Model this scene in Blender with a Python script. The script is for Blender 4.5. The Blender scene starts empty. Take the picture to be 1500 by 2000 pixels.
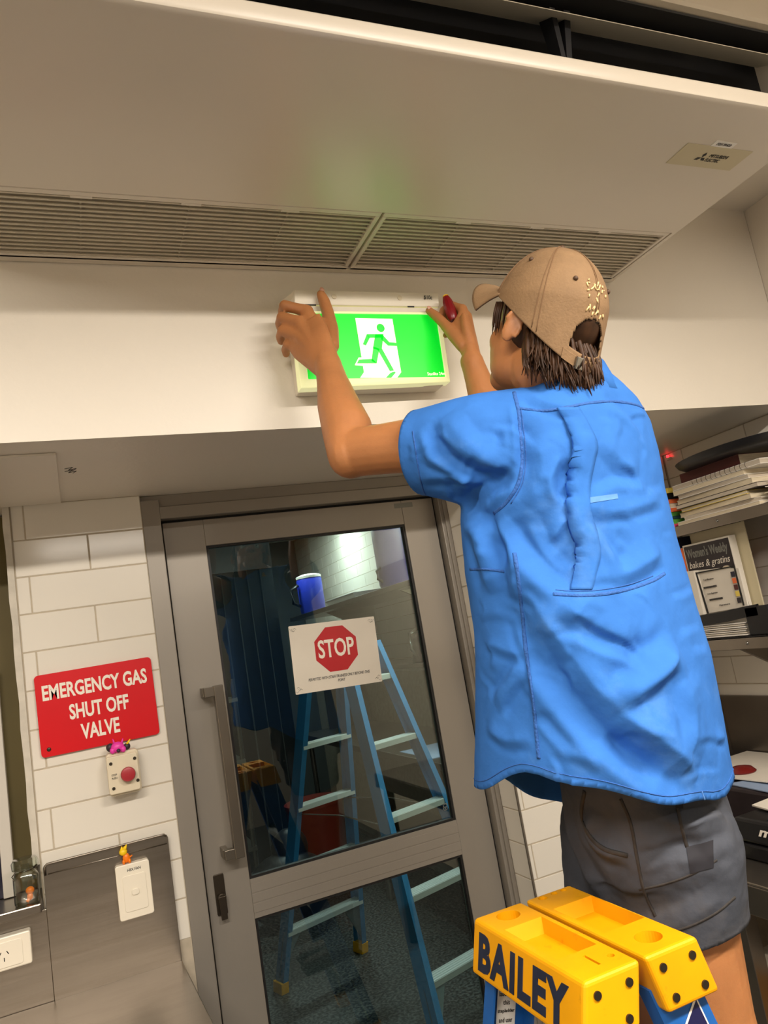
import bpy, bmesh, math, random
import numpy as np
from mathutils import Vector, Matrix
from mathutils.bvhtree import BVHTree

random.seed(7)
SC = bpy.context.scene
COL = SC.collection

# ------------------------------------------------------------------ camera, world, exposure
cam_d = bpy.data.cameras.new('camera')
cam = bpy.data.objects.new('camera', cam_d)
COL.objects.link(cam)
cam_d.sensor_fit = 'VERTICAL'
cam_d.sensor_height = 24.0
cam_d.lens = 1461.55 / 2000 * 24.0
cam_d.clip_start = 0.02
cam_d.clip_end = 60
RIGHT = Vector((0.9152268, -0.3669101, -0.1665438))
UP = Vector((0.0923360, -0.2113471, 0.9730398))
FWD = Vector((0.3922166, 0.9059301, 0.1595515))
M = Matrix.Identity(4)
for i in range(3):
    M[i][0], M[i][1], M[i][2] = RIGHT[i], UP[i], -FWD[i]
M[2][3] = 1.62
cam.matrix_world = M
SC.camera = cam

SC.view_settings.view_transform = 'Standard'
SC.view_settings.look = 'None'
SC.view_settings.gamma = 1.0
SC.view_settings.use_curve_mapping = False
SC.view_settings.exposure = 0.0

world = bpy.data.worlds.new('world')
SC.world = world
world.use_nodes = True
world.node_tree.nodes['Background'].inputs['Color'].default_value = (0.02, 0.022, 0.028, 1)
world.node_tree.nodes['Background'].inputs['Strength'].default_value = 1.0

# (x, y, length, watts): fluorescent battens on the kitchen ceiling, one in the back room, plus an added fill lamp brightening its tiled wall
KITCHEN_LAMPS = [(1.15, -0.30, 1.2, 88.0), (-0.60, -0.40, 1.2, 83.0), (0.4, -2.1, 1.2, 36.0)]
LAMP_COLOR = (1.0, 0.91, 0.80)
BACK_LAMPS = [(1.55, 3.0, 0.9, 40.0), (1.66, 5.9, 0.9, 30.0)]
BACK_COLOR = (0.95, 0.98, 0.92)

# ------------------------------------------------------------------ helpers
def srgb(r, g, b):
    out = []
    for c in (r, g, b):
        c /= 255.0
        out.append(c / 12.92 if c <= 0.04045 else ((c + 0.055) / 1.055) ** 2.4)
    return out


MATS = {}


def mat(name, rgb, rough=0.5, metal=0.0, var=0.0, vscale=8.0, bump=0.0, bscale=60.0, spec=0.5,
        emit=0.0, coat=0.0, sss=0.0, aniso=None, dark=None, dscale=3.0, dlo=0.5, dhi=0.75, damt=0.6):
    """Procedural principled material: noise colour variation, optional dirt patches, noise bump."""
    if name in MATS:
        return MATS[name]
    m = bpy.data.materials.new(name)
    m.use_nodes = True
    nt = m.node_tree
    b = nt.nodes['Principled BSDF']
    lin = srgb(*rgb)
    b.inputs['Base Color'].default_value = (*lin, 1)
    b.inputs['Roughness'].default_value = rough
    b.inputs['Metallic'].default_value = metal
    b.inputs['Specular IOR Level'].default_value = spec
    if coat:
        b.inputs['Coat Weight'].default_value = coat
        b.inputs['Coat Roughness'].default_value = 0.08
    if sss:
        b.inputs['Subsurface Weight'].default_value = sss
        b.inputs['Subsurface Radius'].default_value = (0.012, 0.004, 0.002)
        b.inputs['Subsurface Scale'].default_value = 0.6
    if emit:
        b.inputs['Emission Color'].default_value = (*lin, 1)
        b.inputs['Emission Strength'].default_value = emit
    tc = nt.nodes.new('ShaderNodeTexCoord')
    vec = tc.outputs['Object']
    if aniso:
        mp = nt.nodes.new('ShaderNodeMapping')
        mp.inputs['Scale'].default_value = aniso
        nt.links.new(vec, mp.inputs['Vector'])
        vec = mp.outputs['Vector']
    col = None
    if var:
        n = nt.nodes.new('ShaderNodeTexNoise')
        n.inputs['Scale'].default_value = vscale
        n.inputs['Detail'].default_value = 5
        nt.links.new(vec, n.inputs['Vector'])
        cr = nt.nodes.new('ShaderNodeValToRGB')
        cr.color_ramp.elements[0].position = 0.3
        cr.color_ramp.elements[1].position = 0.7
        cr.color_ramp.elements[0].color = (*[c * (1 - var) for c in lin], 1)
        cr.color_ramp.elements[1].color = (*[min(1, c * (1 + var)) for c in lin], 1)
        nt.links.new(n.outputs['Fac'], cr.inputs['Fac'])
        col = cr.outputs['Color']
        nt.links.new(col, b.inputs['Base Color'])
    if dark:
        n = nt.nodes.new('ShaderNodeTexNoise')
        n.inputs['Scale'].default_value = dscale
        n.inputs['Detail'].default_value = 8
        n.inputs['Roughness'].default_value = 0.7
        nt.links.new(vec, n.inputs['Vector'])
        cr = nt.nodes.new('ShaderNodeValToRGB')
        cr.color_ramp.elements[0].position = dlo
        cr.color_ramp.elements[1].position = dhi
        cr.color_ramp.elements[0].color = (0, 0, 0, 1)
        cr.color_ramp.elements[1].color = (damt, damt, damt, 1)
        nt.links.new(n.outputs['Fac'], cr.inputs['Fac'])
        mx = nt.nodes.new('ShaderNodeMix')
        mx.data_type = 'RGBA'
        nt.links.new(cr.outputs['Color'], mx.inputs[0])
        if col:
            nt.links.new(col, mx.inputs[6])
        else:
            mx.inputs[6].default_value = (*lin, 1)
        mx.inputs[7].default_value = (*srgb(*dark), 1)
        nt.links.new(mx.outputs[2], b.inputs['Base Color'])
    if bump:
        n = nt.nodes.new('ShaderNodeTexNoise')
        n.inputs['Scale'].default_value = bscale
        n.inputs['Detail'].default_value = 6
        nt.links.new(vec, n.inputs['Vector'])
        bp = nt.nodes.new('ShaderNodeBump')
        bp.inputs['Strength'].default_value = bump
        bp.inputs['Distance'].default_value = 0.004
        nt.links.new(n.outputs['Fac'], bp.inputs['Height'])
        nt.links.new(bp.outputs['Normal'], b.inputs['Normal'])
    MATS[name] = m
    return m


def glass_mat(name, tint, refl=1.0, rough=0.0):
    m = bpy.data.materials.new(name)
    m.use_nodes = True
    nt = m.node_tree
    nt.nodes.clear()
    out = nt.nodes.new('ShaderNodeOutputMaterial')
    tr = nt.nodes.new('ShaderNodeBsdfTransparent')
    tr.inputs['Color'].default_value = (*tint, 1)
    gl = nt.nodes.new('ShaderNodeBsdfGlossy')
    gl.inputs['Roughness'].default_value = rough
    lw = nt.nodes.new('ShaderNodeLayerWeight')
    lw.inputs['Blend'].default_value = 0.5
    pw = nt.nodes.new('ShaderNodeMath')
    pw.operation = 'POWER'
    pw.inputs[1].default_value = 5
    nt.links.new(lw.outputs['Facing'], pw.inputs[0])
    ma = nt.nodes.new('ShaderNodeMath')
    ma.operation = 'MULTIPLY_ADD'
    ma.inputs[1].default_value = 0.95 * refl
    ma.inputs[2].default_value = 0.05 * refl
    nt.links.new(pw.outputs[0], ma.inputs[0])
    mx = nt.nodes.new('ShaderNodeMixShader')
    nt.links.new(ma.outputs[0], mx.inputs[0])
    nt.links.new(tr.outputs[0], mx.inputs[1])
    nt.links.new(gl.outputs[0], mx.inputs[2])
    nt.links.new(mx.outputs[0], out.inputs[0])
    MATS[name] = m
    return m


def link(o, parent=None):
    COL.objects.link(o)
    if parent is not None:
        o.parent = parent
        o.matrix_parent_inverse = world_of(parent).inverted()
    return o


def world_of(o):
    m = o.matrix_basis.copy()
    if o.parent is not None:
        return world_of(o.parent) @ o.matrix_parent_inverse @ m
    return m


def tag(o, label, cat, group=None, kind=None):
    o['label'] = label
    o['category'] = cat
    if group:
        o['group'] = group
    if kind:
        o['kind'] = kind
    return o


def thing(name, loc, label, cat, group=None, kind=None):
    o = bpy.data.objects.new(name, None)
    o.empty_display_size = 0.05
    o.location = loc
    COL.objects.link(o)
    return tag(o, label, cat, group, kind)


class MB:
    def __init__(self):
        self.v, self.f = [], []

    def add(self, vs, fs):
        n = len(self.v)
        self.v += [tuple(p) for p in vs]
        self.f += [tuple(i + n for i in f) for f in fs]
        return self

    def box(self, x0, x1, y0, y1, z0, z1):
        vs = [(x, y, z) for z in (z0, z1) for y in (y0, y1) for x in (x0, x1)]
        return self.add(vs, [(0, 2, 3, 1), (4, 5, 7, 6), (0, 1, 5, 4), (2, 6, 7, 3), (0, 4, 6, 2), (1, 3, 7, 5)])

    def hexa(self, b4, t4):
        """b4, t4: four corners each, in the same turning order."""
        vs = list(b4) + list(t4)
        return self.add(vs, [(3, 2, 1, 0), (4, 5, 6, 7)] + [(i, (i + 1) % 4, 4 + (i + 1) % 4, 4 + i) for i in range(4)])

    def prism(self, poly, o, ex, ey, depth):
        """poly (a, b) in the plane o + a ex + b ey, pushed along ex x ey by depth."""
        o, ex, ey = Vector(o), Vector(ex), Vector(ey)
        n = ex.cross(ey).normalized() * depth
        k = len(poly)
        vs = [o + ex * a + ey * b for a, b in poly] + [o + ex * a + ey * b + n for a, b in poly]
        fs = [tuple(range(k - 1, -1, -1)), tuple(range(k, 2 * k))] + [(i, (i + 1) % k, k + (i + 1) % k, k + i) for i in range(k)]
        return self.add(vs, fs)

    def tube(self, pts, rad, n=10, flat=1.0, up=(0, 0, 1), caps=True):
        pts = [Vector(p) for p in pts]
        if not hasattr(rad, '__len__'):
            rad = [rad] * len(pts)
        rings = []
        upv = Vector(up)
        for i, p in enumerate(pts):
            t = (pts[min(i + 1, len(pts) - 1)] - pts[max(i - 1, 0)]).normalized()
            a = upv - t * upv.dot(t)
            if a.length < 1e-4:
                a = Vector((1, 0, 0)) - t * t.x
            a.normalize()
            b = t.cross(a)
            r = rad[i]
            rx, ry = (r, r * flat) if not hasattr(r, '__len__') else r
            rings.append([p + b * math.cos(q) * rx + a * math.sin(q) * ry for q in [2 * math.pi * k / n for k in range(n)]])
        vs = [v for ring in rings for v in ring]
        fs = []
        for i in range(len(rings) - 1):
            for k in range(n):
                fs.append((i * n + k, i * n + (k + 1) % n, (i + 1) * n + (k + 1) % n, (i + 1) * n + k))
        if caps:
            fs.append(tuple(range(n - 1, -1, -1)))
            fs.append(tuple(range((len(rings) - 1) * n, len(rings) * n)))
        return self.add(vs, fs)

    def cyl(self, p0, p1, r0, r1=None, n=20):
        return self.tube([p0, p1], [r0, r0 if r1 is None else r1], n)

    def ball(self, c, r, n=16, m=10):
        rx, ry, rz = r if hasattr(r, '__len__') else (r, r, r)
        vs = [(c[0], c[1], c[2] - rz)]
        for i in range(1, m):
            a = -math.pi / 2 + math.pi * i / m
            for k in range(n):
                q = 2 * math.pi * k / n
                vs.append((c[0] + rx * math.cos(a) * math.cos(q), c[1] + ry * math.cos(a) * math.sin(q), c[2] + rz * math.sin(a)))
        vs.append((c[0], c[1], c[2] + rz))
        fs = [(0, 1 + (k + 1) % n, 1 + k) for k in range(n)]
        for i in range(m - 2):
            for k in range(n):
                fs.append((1 + i * n + k, 1 + i * n + (k + 1) % n, 1 + (i + 1) * n + (k + 1) % n, 1 + (i + 1) * n + k))
        top = len(vs) - 1
        fs += [(top, 1 + (m - 2) * n + k, 1 + (m - 2) * n + (k + 1) % n) for k in range(n)]
        return self.add(vs, fs)

    def mesh(self, name, bevel=0.0, seg=2, smooth=False, fix=True):
        me = bpy.data.meshes.new(name)
        bm = bmesh.new()
        bv = [bm.verts.new(p) for p in self.v]
        for f in self.f:
            try:
                bm.faces.new([bv[i] for i in f])
            except ValueError:
                pass
        if fix:
            bmesh.ops.recalc_face_normals(bm, faces=bm.faces)
        if bevel:
            es = [e for e in bm.edges if len(e.link_faces) == 2 and e.calc_face_angle(0) > 0.5]
            bmesh.ops.bevel(bm, geom=es, offset=bevel, segments=seg, affect='EDGES', profile=0.5, clamp_overlap=True)
        if smooth:
            for f in bm.faces:
                f.smooth = True
        bm.to_mesh(me)
        bm.free()
        if smooth == 'auto':
            me.set_sharp_from_angle(angle=0.6)
        return me

    def build(self, name, material, parent=None, bevel=0.0, seg=2, smooth=False, fix=True):
        me = self.mesh(name, bevel, seg, smooth, fix)
        me.materials.append(MATS[material] if isinstance(material, str) else material)
        o = bpy.data.objects.new(name, me)
        return link(o, parent)


def box(name, m, x0, x1, y0, y1, z0, z1, parent=None, bevel=0.0, seg=2):
    return MB().box(x0, x1, y0, y1, z0, z1).build(name, m, parent, bevel, seg)


def text(name, body, c, ex, ey, w, h, material, parent=None, bold=0.0, depth=0.0006, shear=0.0, font_space=1.0):
    """Flat lettering fitted into w x h, centred at c, reading along ex with ey up."""
    cu = bpy.data.curves.new(name, 'FONT')
    cu.body = body
    cu.size = 1.0
    cu.align_x = 'CENTER'
    cu.offset = bold
    cu.shear = shear
    cu.space_character = font_space
    cu.resolution_u = 3
    cu.fill_mode = 'BOTH'
    cu.extrude = 0.01
    tmp = bpy.data.objects.new(name, cu)
    COL.objects.link(tmp)
    dg = bpy.context.evaluated_depsgraph_get()
    me = bpy.data.meshes.new_from_object(tmp.evaluated_get(dg))
    bpy.data.objects.remove(tmp)
    xs = [v.co.x for v in me.vertices]
    ys = [v.co.y for v in me.vertices]
    x0, x1, y0, y1 = min(xs), max(xs), min(ys), max(ys)
    ex, ey, c = Vector(ex).normalized(), Vector(ey).normalized(), Vector(c)
    n = ex.cross(ey)
    for v in me.vertices:
        a = ((v.co.x - x0) / (x1 - x0) - 0.5) * w
        b = ((v.co.y - y0) / (y1 - y0) - 0.5) * h
        d = depth if v.co.z > 0 else 0.0
        v.co = c + ex * a + ey * b + n * d
    me.materials.append(MATS[material])
    o = bpy.data.objects.new(name, me)
    return link(o, parent)


def baked(o, voxel=None, smooth_it=0, smooth_f=0.5, subsurf=0):
    """Evaluate modifiers into plain mesh data."""
    if voxel:
        r = o.modifiers.new('r', 'REMESH')
        r.mode = 'VOXEL'
        r.voxel_size = voxel
        r.use_smooth_shade = True
    if smooth_it:
        s = o.modifiers.new('s', 'SMOOTH')
        s.factor = smooth_f
        s.iterations = smooth_it
    dg = bpy.context.evaluated_depsgraph_get()
    me = bpy.data.meshes.new_from_object(o.evaluated_get(dg))
    old = o.data
    o.modifiers.clear()
    o.data = me
    if not me.materials and old.materials:
        me.materials.append(old.materials[0])
    me.name = o.name
    return o


def boolean_cut(o, cutter_mb):
    c = cutter_mb.build('cutter', o.data.materials[0])
    b = o.modifiers.new('b', 'BOOLEAN')
    b.operation = 'DIFFERENCE'
    b.solver = 'EXACT'
    b.object = c
    dg = bpy.context.evaluated_depsgraph_get()
    me = bpy.data.meshes.new_from_object(o.evaluated_get(dg))
    o.modifiers.clear()
    o.data = me
    bpy.data.objects.remove(c)
    return o


def rounded(w, h, r, n=5):
    """Rounded rectangle outline, centred."""
    pts = []
    for cx, cy, a0 in ((w / 2 - r, h / 2 - r, 0), (-w / 2 + r, h / 2 - r, 90), (-w / 2 + r, -h / 2 + r, 180), (w / 2 - r, -h / 2 + r, 270)):
        for k in range(n + 1):
            a = math.radians(a0 + 90 * k / n)
            pts.append((cx + r * math.cos(a), cy + r * math.sin(a)))
    return pts


# ------------------------------------------------------------------ materials
mat('paint', (232, 224, 210), 0.42, var=0.03, vscale=2.0, bump=0.12, bscale=90, dark=(170, 160, 145), dscale=30, dlo=0.72, dhi=0.8, damt=0.35)
mat('ceiling_paint', (228, 220, 206), 0.6, var=0.02, vscale=3)
mat('wall_paint', (222, 212, 196), 0.6, var=0.03)
mat('tile', (230, 224, 212), 0.12, var=0.02, vscale=3, bump=0.015, bscale=12)
mat('grout', (186, 174, 154), 0.9, var=0.1, vscale=30)
mat('plaster_edge', (205, 198, 184), 0.7, var=0.12, vscale=20, bump=0.5, bscale=40)
mat('aluminium', (150, 143, 133), 0.42, metal=0.35, var=0.04, vscale=4, aniso=(1, 1, 0.1), bump=0.03, bscale=200)
mat('handle_metal', (120, 112, 100), 0.35, metal=0.8, var=0.06, vscale=10)
mat('black_gap', (14, 12, 11), 0.8)
mat('black_gasket', (18, 17, 17), 0.5)
mat('stainless', (152, 144, 134), 0.3, metal=1.0, var=0.08, vscale=5, aniso=(0.3, 1, 6), bump=0.04, bscale=30, dark=(120, 112, 100), dscale=6, dlo=0.5, dhi=0.75, damt=0.5)
mat('stainless_dark', (138, 130, 121), 0.3, metal=0.9, var=0.1, vscale=4)
mat('white_plastic', (236, 228, 210), 0.3, var=0.02, vscale=6)
mat('ac_plastic', (222, 212, 196), 0.3, var=0.015, vscale=2.5)
mat('ac_slat', (214, 205, 186), 0.45, var=0.06, vscale=6)
mat('ac_plate', (206, 194, 160), 0.4)
mat('ac_dark', (16, 17, 22), 0.6, var=0.2, vscale=10)
mat('ac_inner', (52, 52, 50), 0.6, var=0.3, vscale=14)
mat('ink', (40, 36, 34), 0.6)
mat('ink_black', (14, 13, 14), 0.5)
mat('paper', (226, 218, 204), 0.65, var=0.03, vscale=10)
mat('paper_white', (240, 236, 228), 0.6, var=0.02, vscale=10)
mat('sign_red', (214, 10, 24), 0.3, var=0.05, vscale=4)
mat('stop_red', (186, 24, 32), 0.4, var=0.05, vscale=6)
mat('text_white', (240, 232, 218), 0.5)
mat('button_red', (168, 44, 52), 0.35)
mat('cream_plastic', (222, 210, 184), 0.35, var=0.04, vscale=20)
mat('screw_steel', (70, 62, 52), 0.4, metal=0.8)
mat('yellow_plastic', (230, 160, 0), 0.5, spec=0.3, var=0.06, vscale=12, bump=0.05, bscale=40, dark=(120, 88, 20), dscale=26, dlo=0.62, dhi=0.8, damt=0.6)
mat('ladder_blue', (26, 92, 168), 0.4, var=0.1, vscale=20, dark=(190, 200, 210), dscale=40, dlo=0.72, dhi=0.78, damt=0.7)
mat('ladder_blue_light', (40, 116, 166), 0.4, var=0.08, vscale=20)
mat('tread_alu', (214, 220, 220), 0.3, metal=0.45, var=0.06, vscale=10, aniso=(0.2, 0.2, 4))
mat('navy_print', (24, 34, 58), 0.5, var=0.25, vscale=30)
mat('sticker_navy', (26, 26, 70), 0.4)
mat('rubber', (24, 22, 22), 0.8)
mat('black_plastic', (18, 18, 22), 0.42, var=0.2, vscale=12)
mat('toy_pink', (232, 60, 170), 0.4)
mat('toy_dark', (48, 36, 44), 0.5)
mat('toy_orange', (246, 128, 14), 0.4)
mat('toy_yellow', (250, 208, 20), 0.4)
mat('olive_board', (96, 84, 42), 0.6, var=0.1, vscale=4)
mat('frame_white', (206, 200, 190), 0.4)
mat('night_blue', (30, 30, 52), 0.3)
mat('green_book', (96, 170, 70), 0.5)
mat('orange_book', (226, 110, 60), 0.5)
mat('pink_book', (214, 70, 100), 0.5)
mat('yellow_book', (226, 200, 90), 0.5)
mat('maroon_book', (84, 34, 32), 0.45, var=0.15, vscale=10)
mat('pages', (214, 200, 172), 0.8, var=0.18, vscale=120, aniso=(0.2, 0.2, 8))
mat('pages_grey', (190, 178, 160), 0.8, var=0.2, vscale=120, aniso=(0.2, 0.2, 8))
mat('cover_dark', (40, 32, 36), 0.4, var=0.3, vscale=16)
mat('teal_cloth', (26, 66, 70), 0.8)
mat('red_plastic', (112, 24, 20), 0.35, var=0.1, vscale=6)
mat('cooler_blue', (42, 60, 190), 0.35, var=0.05)
mat('pale_blue', (150, 170, 200), 0.5)
mat('grey_plastic', (120, 120, 112), 0.4, var=0.1)
mat('screwdriver_red', (128, 14, 26), 0.28)
mat('screwdriver_yellow', (240, 190, 20), 0.35)
mat('steel', (150, 150, 148), 0.25, metal=1.0)
glass_mat('door_glass', (0.78, 0.90, 0.88), 1.6)
glass_mat('jar_glass', (0.86, 0.90, 0.86), 2.2, 0.03)


def speckled_floor():
    m = bpy.data.materials.new('floor_vinyl')
    m.use_nodes = True
    nt = m.node_tree
    b = nt.nodes['Principled BSDF']
    b.inputs['Roughness'].default_value = 0.45
    tc = nt.nodes.new('ShaderNodeTexCoord')
    n = nt.nodes.new('ShaderNodeTexNoise')
    n.inputs['Scale'].default_value = 70
    n.inputs['Detail'].default_value = 3
    nt.links.new(tc.outputs['Object'], n.inputs['Vector'])
    cr = nt.nodes.new('ShaderNodeValToRGB')
    cr.color_ramp.interpolation = 'CONSTANT'
    e = cr.color_ramp.elements
    e[0].position, e[0].color = 0.0, (0.008, 0.009, 0.009, 1)
    e[1].position, e[1].color = 0.46, (0.05, 0.054, 0.052, 1)
    x = e.new(0.56)
    x.color = (0.10, 0.105, 0.10, 1)
    nt.links.new(n.outputs['Fac'], cr.inputs['Fac'])
    nt.links.new(cr.outputs['Color'], b.inputs['Base Color'])
    MATS['floor_vinyl'] = m


speckled_floor()

# ------------------------------------------------------------------ the room
S = 'structure'
YB, ZB = 1.632, 2.128          # face and underside of the bulkhead
YD = 2.24                      # plane of the door leaf
YT = 2.20                      # face of the tiles left of the door
XW = 2.20                      # right-hand wall
ZC = 2.81                      # ceiling


def struct(o, label, cat):
    return tag(o, label, cat, None, S)


struct(box('floor', 'floor_vinyl', -2.2, 2.6, -3.2, 7.7, -0.05, 0), 'dark speckled grey vinyl floor seen through the glass door', 'floor')
struct(box('ceiling', 'ceiling_paint', -2.2, 2.4, -3.2, YB, ZC, ZC + 0.05), 'cream painted ceiling above the air conditioner', 'ceiling')
struct(box('wall_upper', 'paint', -2.2, XW, YB, 2.36, ZB, ZC + 0.05), 'cream painted bulkhead wall the exit sign hangs on', 'wall')
struct(box('wall_rear', mat('rear_wall_dimmed', (120, 113, 104), 0.6, var=0.04), -2.2, 2.4, -3.25, -3.2, 0, ZC), 'plain wall at the far end of the kitchen', 'wall')  # wall colour darkened so its reflection in the door glass stays dim
struct(box('wall_left', 'wall_paint', -2.25, -2.2, -3.2, 2.4, 0, ZC), 'plain left wall of the kitchen', 'wall')
wall_fl = struct(box('wall_front_left', 'grout', -0.135, 0.205, YT + 0.004, 2.36, 0, ZB), 'white tiled wall strip between the window and the door', 'wall')
wall_pl = struct(box('wall_front_pillar', 'grout', 1.184, 1.345, 2.097, 2.36, 0, ZB), 'white tiled pillar on the right side of the door', 'wall')
wall_fr = struct(box('wall_front_right', 'grout', 1.345, XW, YD + 0.004, 2.36, 0, ZB), 'white tiled wall in the corner behind the man', 'wall')
wall_rt = struct(box('wall_right', 'grout', XW + 0.004, XW + 0.12, -3.2, 2.36, 0, ZC), 'white tiled right wall carrying the steel shelves', 'wall')

TILE_CACHE = {}


def tile(parent, c, w, h, axis):
    """One glazed tile; axis is the wall normal: 'y' faces -y, 'x' faces -x."""
    key = (round(w, 4), round(h, 4), axis)
    if key not in TILE_CACHE:
        t = 0.0014
        if axis == 'y':
            TILE_CACHE[key] = MB().box(-w / 2, w / 2, -t, 0.002, -h / 2, h / 2).mesh('tile', 0.0012, 1)
        else:
            TILE_CACHE[key] = MB().box(-t, 0.002, -w / 2, w / 2, -h / 2, h / 2).mesh('tile', 0.0012, 1)
        TILE_CACHE[key].materials.append(MATS['tile'])
    o = bpy.data.objects.new('tile', TILE_CACHE[key])
    o.location = c
    return link(o, parent)


def tile_face(parent, axis, plane, u0, u1, z0, z1, joint_a, joint_b, tw=0.3, th=0.1, zoff=0.03, g=0.0035):
    """Running-bond rows from z0 to z1; vertical joints at joint_a + k tw on even rows, joint_b on odd ones."""
    k0 = math.floor((z0 - zoff) / th)
    k = k0
    while zoff + k * th < z1 - 1e-6:
        a, b = max(z0, zoff + k * th), min(z1, zoff + (k + 1) * th)
        if b - a > 0.012:
            j = joint_a if k % 2 == 0 else joint_b
            cuts = [u0] + [q for q in (j + i * tw for i in range(-20, 21)) if u0 + 0.008 < q < u1 - 0.008] + [u1]
            for p, q in zip(cuts[:-1], cuts[1:]):
                cu, cz = (p + q) / 2, (a + b) / 2
                c = (cu, plane, cz) if axis == 'y' else (plane, cu, cz)
                tile(parent, c, q - p - g, b - a - g, axis)
        k += 1


tile_face(wall_fl, 'y', YT + 0.004, -0.133, 0.205, 0.93, ZB, -0.10, 0.055)
tile_face(wall_pl, 'y', 2.097, 1.186, 1.345, 0.43, ZB, 0.9, 1.05)
tile_face(wall_pl, 'x', 1.184, 2.099, YD, 0.43, ZB, 2.5, 2.5)
tile_face(wall_fr, 'y', YD + 0.004, 1.36, XW, 0.93, ZB, 1.45, 1.6)
tile_face(wall_rt, 'x', XW + 0.004, 1.2, YD, 0.93, ZB, 1.845, 1.995)
box('upper_plaster', 'paint', XW + 0.001, XW + 0.006, -3.2, YB, ZB, ZC, wall_rt)
# dark joint trim on the outer corner of the pillar
box('corner_trim', mat('trim_grey', (96, 88, 78), 0.6), 1.1795, 1.1845, 2.0925, 2.0985, 0, ZB, wall_pl)

# patch of board and a pencilled scribble on the bulkhead underside
pt = box('ceiling_patch', 'paint', -0.9, -0.003, 1.72, 2.19, ZB - 0.006, ZB - 0.0005, bevel=0.001)
tag(pt, 'thin cream board screwed under the bulkhead above the gas sign', 'board')
sc = MB()
for k in range(4):
    x = 0.012 + 0.008 * (k % 2)
    sc.tube([(x, 1.86 + 0.012 * k, ZB - 0.0006), (x + 0.018, 1.85 + 0.012 * k, ZB - 0.0006), (x + 0.01, 1.868 + 0.012 * k, ZB - 0.0006)], 0.0007, 4)
sc.build('pencil_scribble', 'ink', pt)

# window opening left of the tiled strip
win = thing('window_1', (-0.5, 2.3, 1.13), 'window with white frame at the left edge above the sill', 'window', kind=S)
box('olive_pane', 'olive_board', -0.9, -0.150, 2.305, 2.315, 1.13, 2.12, win)
box('mullion', 'frame_white', -0.228, -0.200, 2.27, 2.30, 1.13, 1.66, win, 0.002)
box('dark_pane', 'night_blue', -0.9, -0.228, 2.285, 2.290, 1.13, 1.66, win)
box('window_head', 'frame_white', -0.9, -0.200, 2.27, 2.30, 1.66, 1.70, win, 0.002)
mbw = MB()
for k in range(14):
    z0 = 1.205 + k * 0.0665
    j = 0.0015 * math.sin(k * 2.3)
    mbw.hexa([(-0.151 + j, 2.196, z0), (-0.1345, 2.196, z0), (-0.1345, 2.31, z0), (-0.151 + j, 2.31, z0)],
             [(-0.151 + 0.0015 * math.sin((k + 1) * 2.3), 2.196, z0 + 0.0666), (-0.1345, 2.196, z0 + 0.0666), (-0.1345, 2.31, z0 + 0.0666), (-0.151 + 0.0015 * math.sin((k + 1) * 2.3), 2.31, z0 + 0.0666)])
mbw.build('plaster_reveal', 'plaster_edge', win)
struct(box('wall_below_window', 'wall_paint', -2.2, -0.135, 2.215, 2.4, 0, 1.105), 'wall below the window behind the steel splashback', 'wall')
struct(box('wall_far_left', 'wall_paint', -2.2, -0.9, 2.215, 2.4, 1.105, ZB), 'wall left of the window', 'wall')
sill = box('window_sill', 'stainless', -0.9, -0.136, 2.135, 2.30, 1.106, 1.128, bevel=0.003)
tag(sill, 'metal window sill ledge the glass jar stands on', 'sill', None, S)
box('wall_behind_window', 'wall_paint', -0.95, -0.1, 2.33, 2.36, 1.1, ZB, win)

# ------------------------------------------------------------------ door
door = thing('door_1', (0.7, YD, 0), 'grey aluminium framed glass door with pull handle', 'door', kind=S)
FX0, FX1 = 0.205, 1.182
GX0, GX1 = 0.380, 1.034
LX0, LX1 = 0.262, 1.150
ZL = 2.046
fr = MB()
fr.box(FX0, LX0 - 0.006, 2.205, 2.34, 0, 2.112)
fr.build('frame_jamb', 'aluminium', door, 0.002)
MB().box(LX1 + 0.006, FX1, 2.205, 2.34, 0, 2.112).build('frame_jamb', 'aluminium', door, 0.002)
MB().box(LX0 - 0.006, LX1 + 0.006, 2.205, 2.34, ZL + 0.008, 2.090).build('frame_head', 'aluminium', door, 0.002)
MB().box(FX0, FX1, 2.220, 2.34, 2.092, ZB).build('frame_head_cover', 'aluminium', door, 0.002)
MB().box(LX1 + 0.018, FX1 + 0.0005, 2.198, 2.206, 0, 2.10).build('frame_bead', 'aluminium', door, 0.001)
gap = MB()
gap.box(LX0 - 0.0065, LX0 - 0.0005, 2.243, 2.30, 0, ZL + 0.008)
gap.box(LX1 + 0.0005, LX1 + 0.0065, 2.243, 2.30, 0, ZL + 0.008)
gap.box(LX0 - 0.006, LX1 + 0.006, 2.243, 2.30, ZL + 0.0005, ZL + 0.0085)
gap.build('door_gap_seal', 'black_gap', door)
DY0, DY1 = 2.236, 2.278
MB().box(LX0, GX0, DY0, DY1, 0.01, ZL).build('stile', 'aluminium', door, 0.0015)
MB().box(GX1, LX1, DY0, DY1, 0.01, ZL).build('stile', 'aluminium', door, 0.0015)
MB().box(GX0, GX1, DY0, DY1, 1.966, ZL).build('top_rail', 'aluminium', door, 0.0015)
mr = MB().box(GX0, GX1, DY0, DY1, 0.917, 1.020)
for q in range(1, 4):
    mr.box(GX0, GX1, DY0 - 0.0012, DY0, 0.917 + q * 0.026 - 0.0115, 0.917 + q * 0.026 + 0.0115)
mr.build('mid_rail', 'aluminium', door, 0.0006, 1)
MB().box(GX0, GX1, DY0, DY1, 0.01, 0.16).build('bottom_rail', 'aluminium', door, 0.0015)


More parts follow.
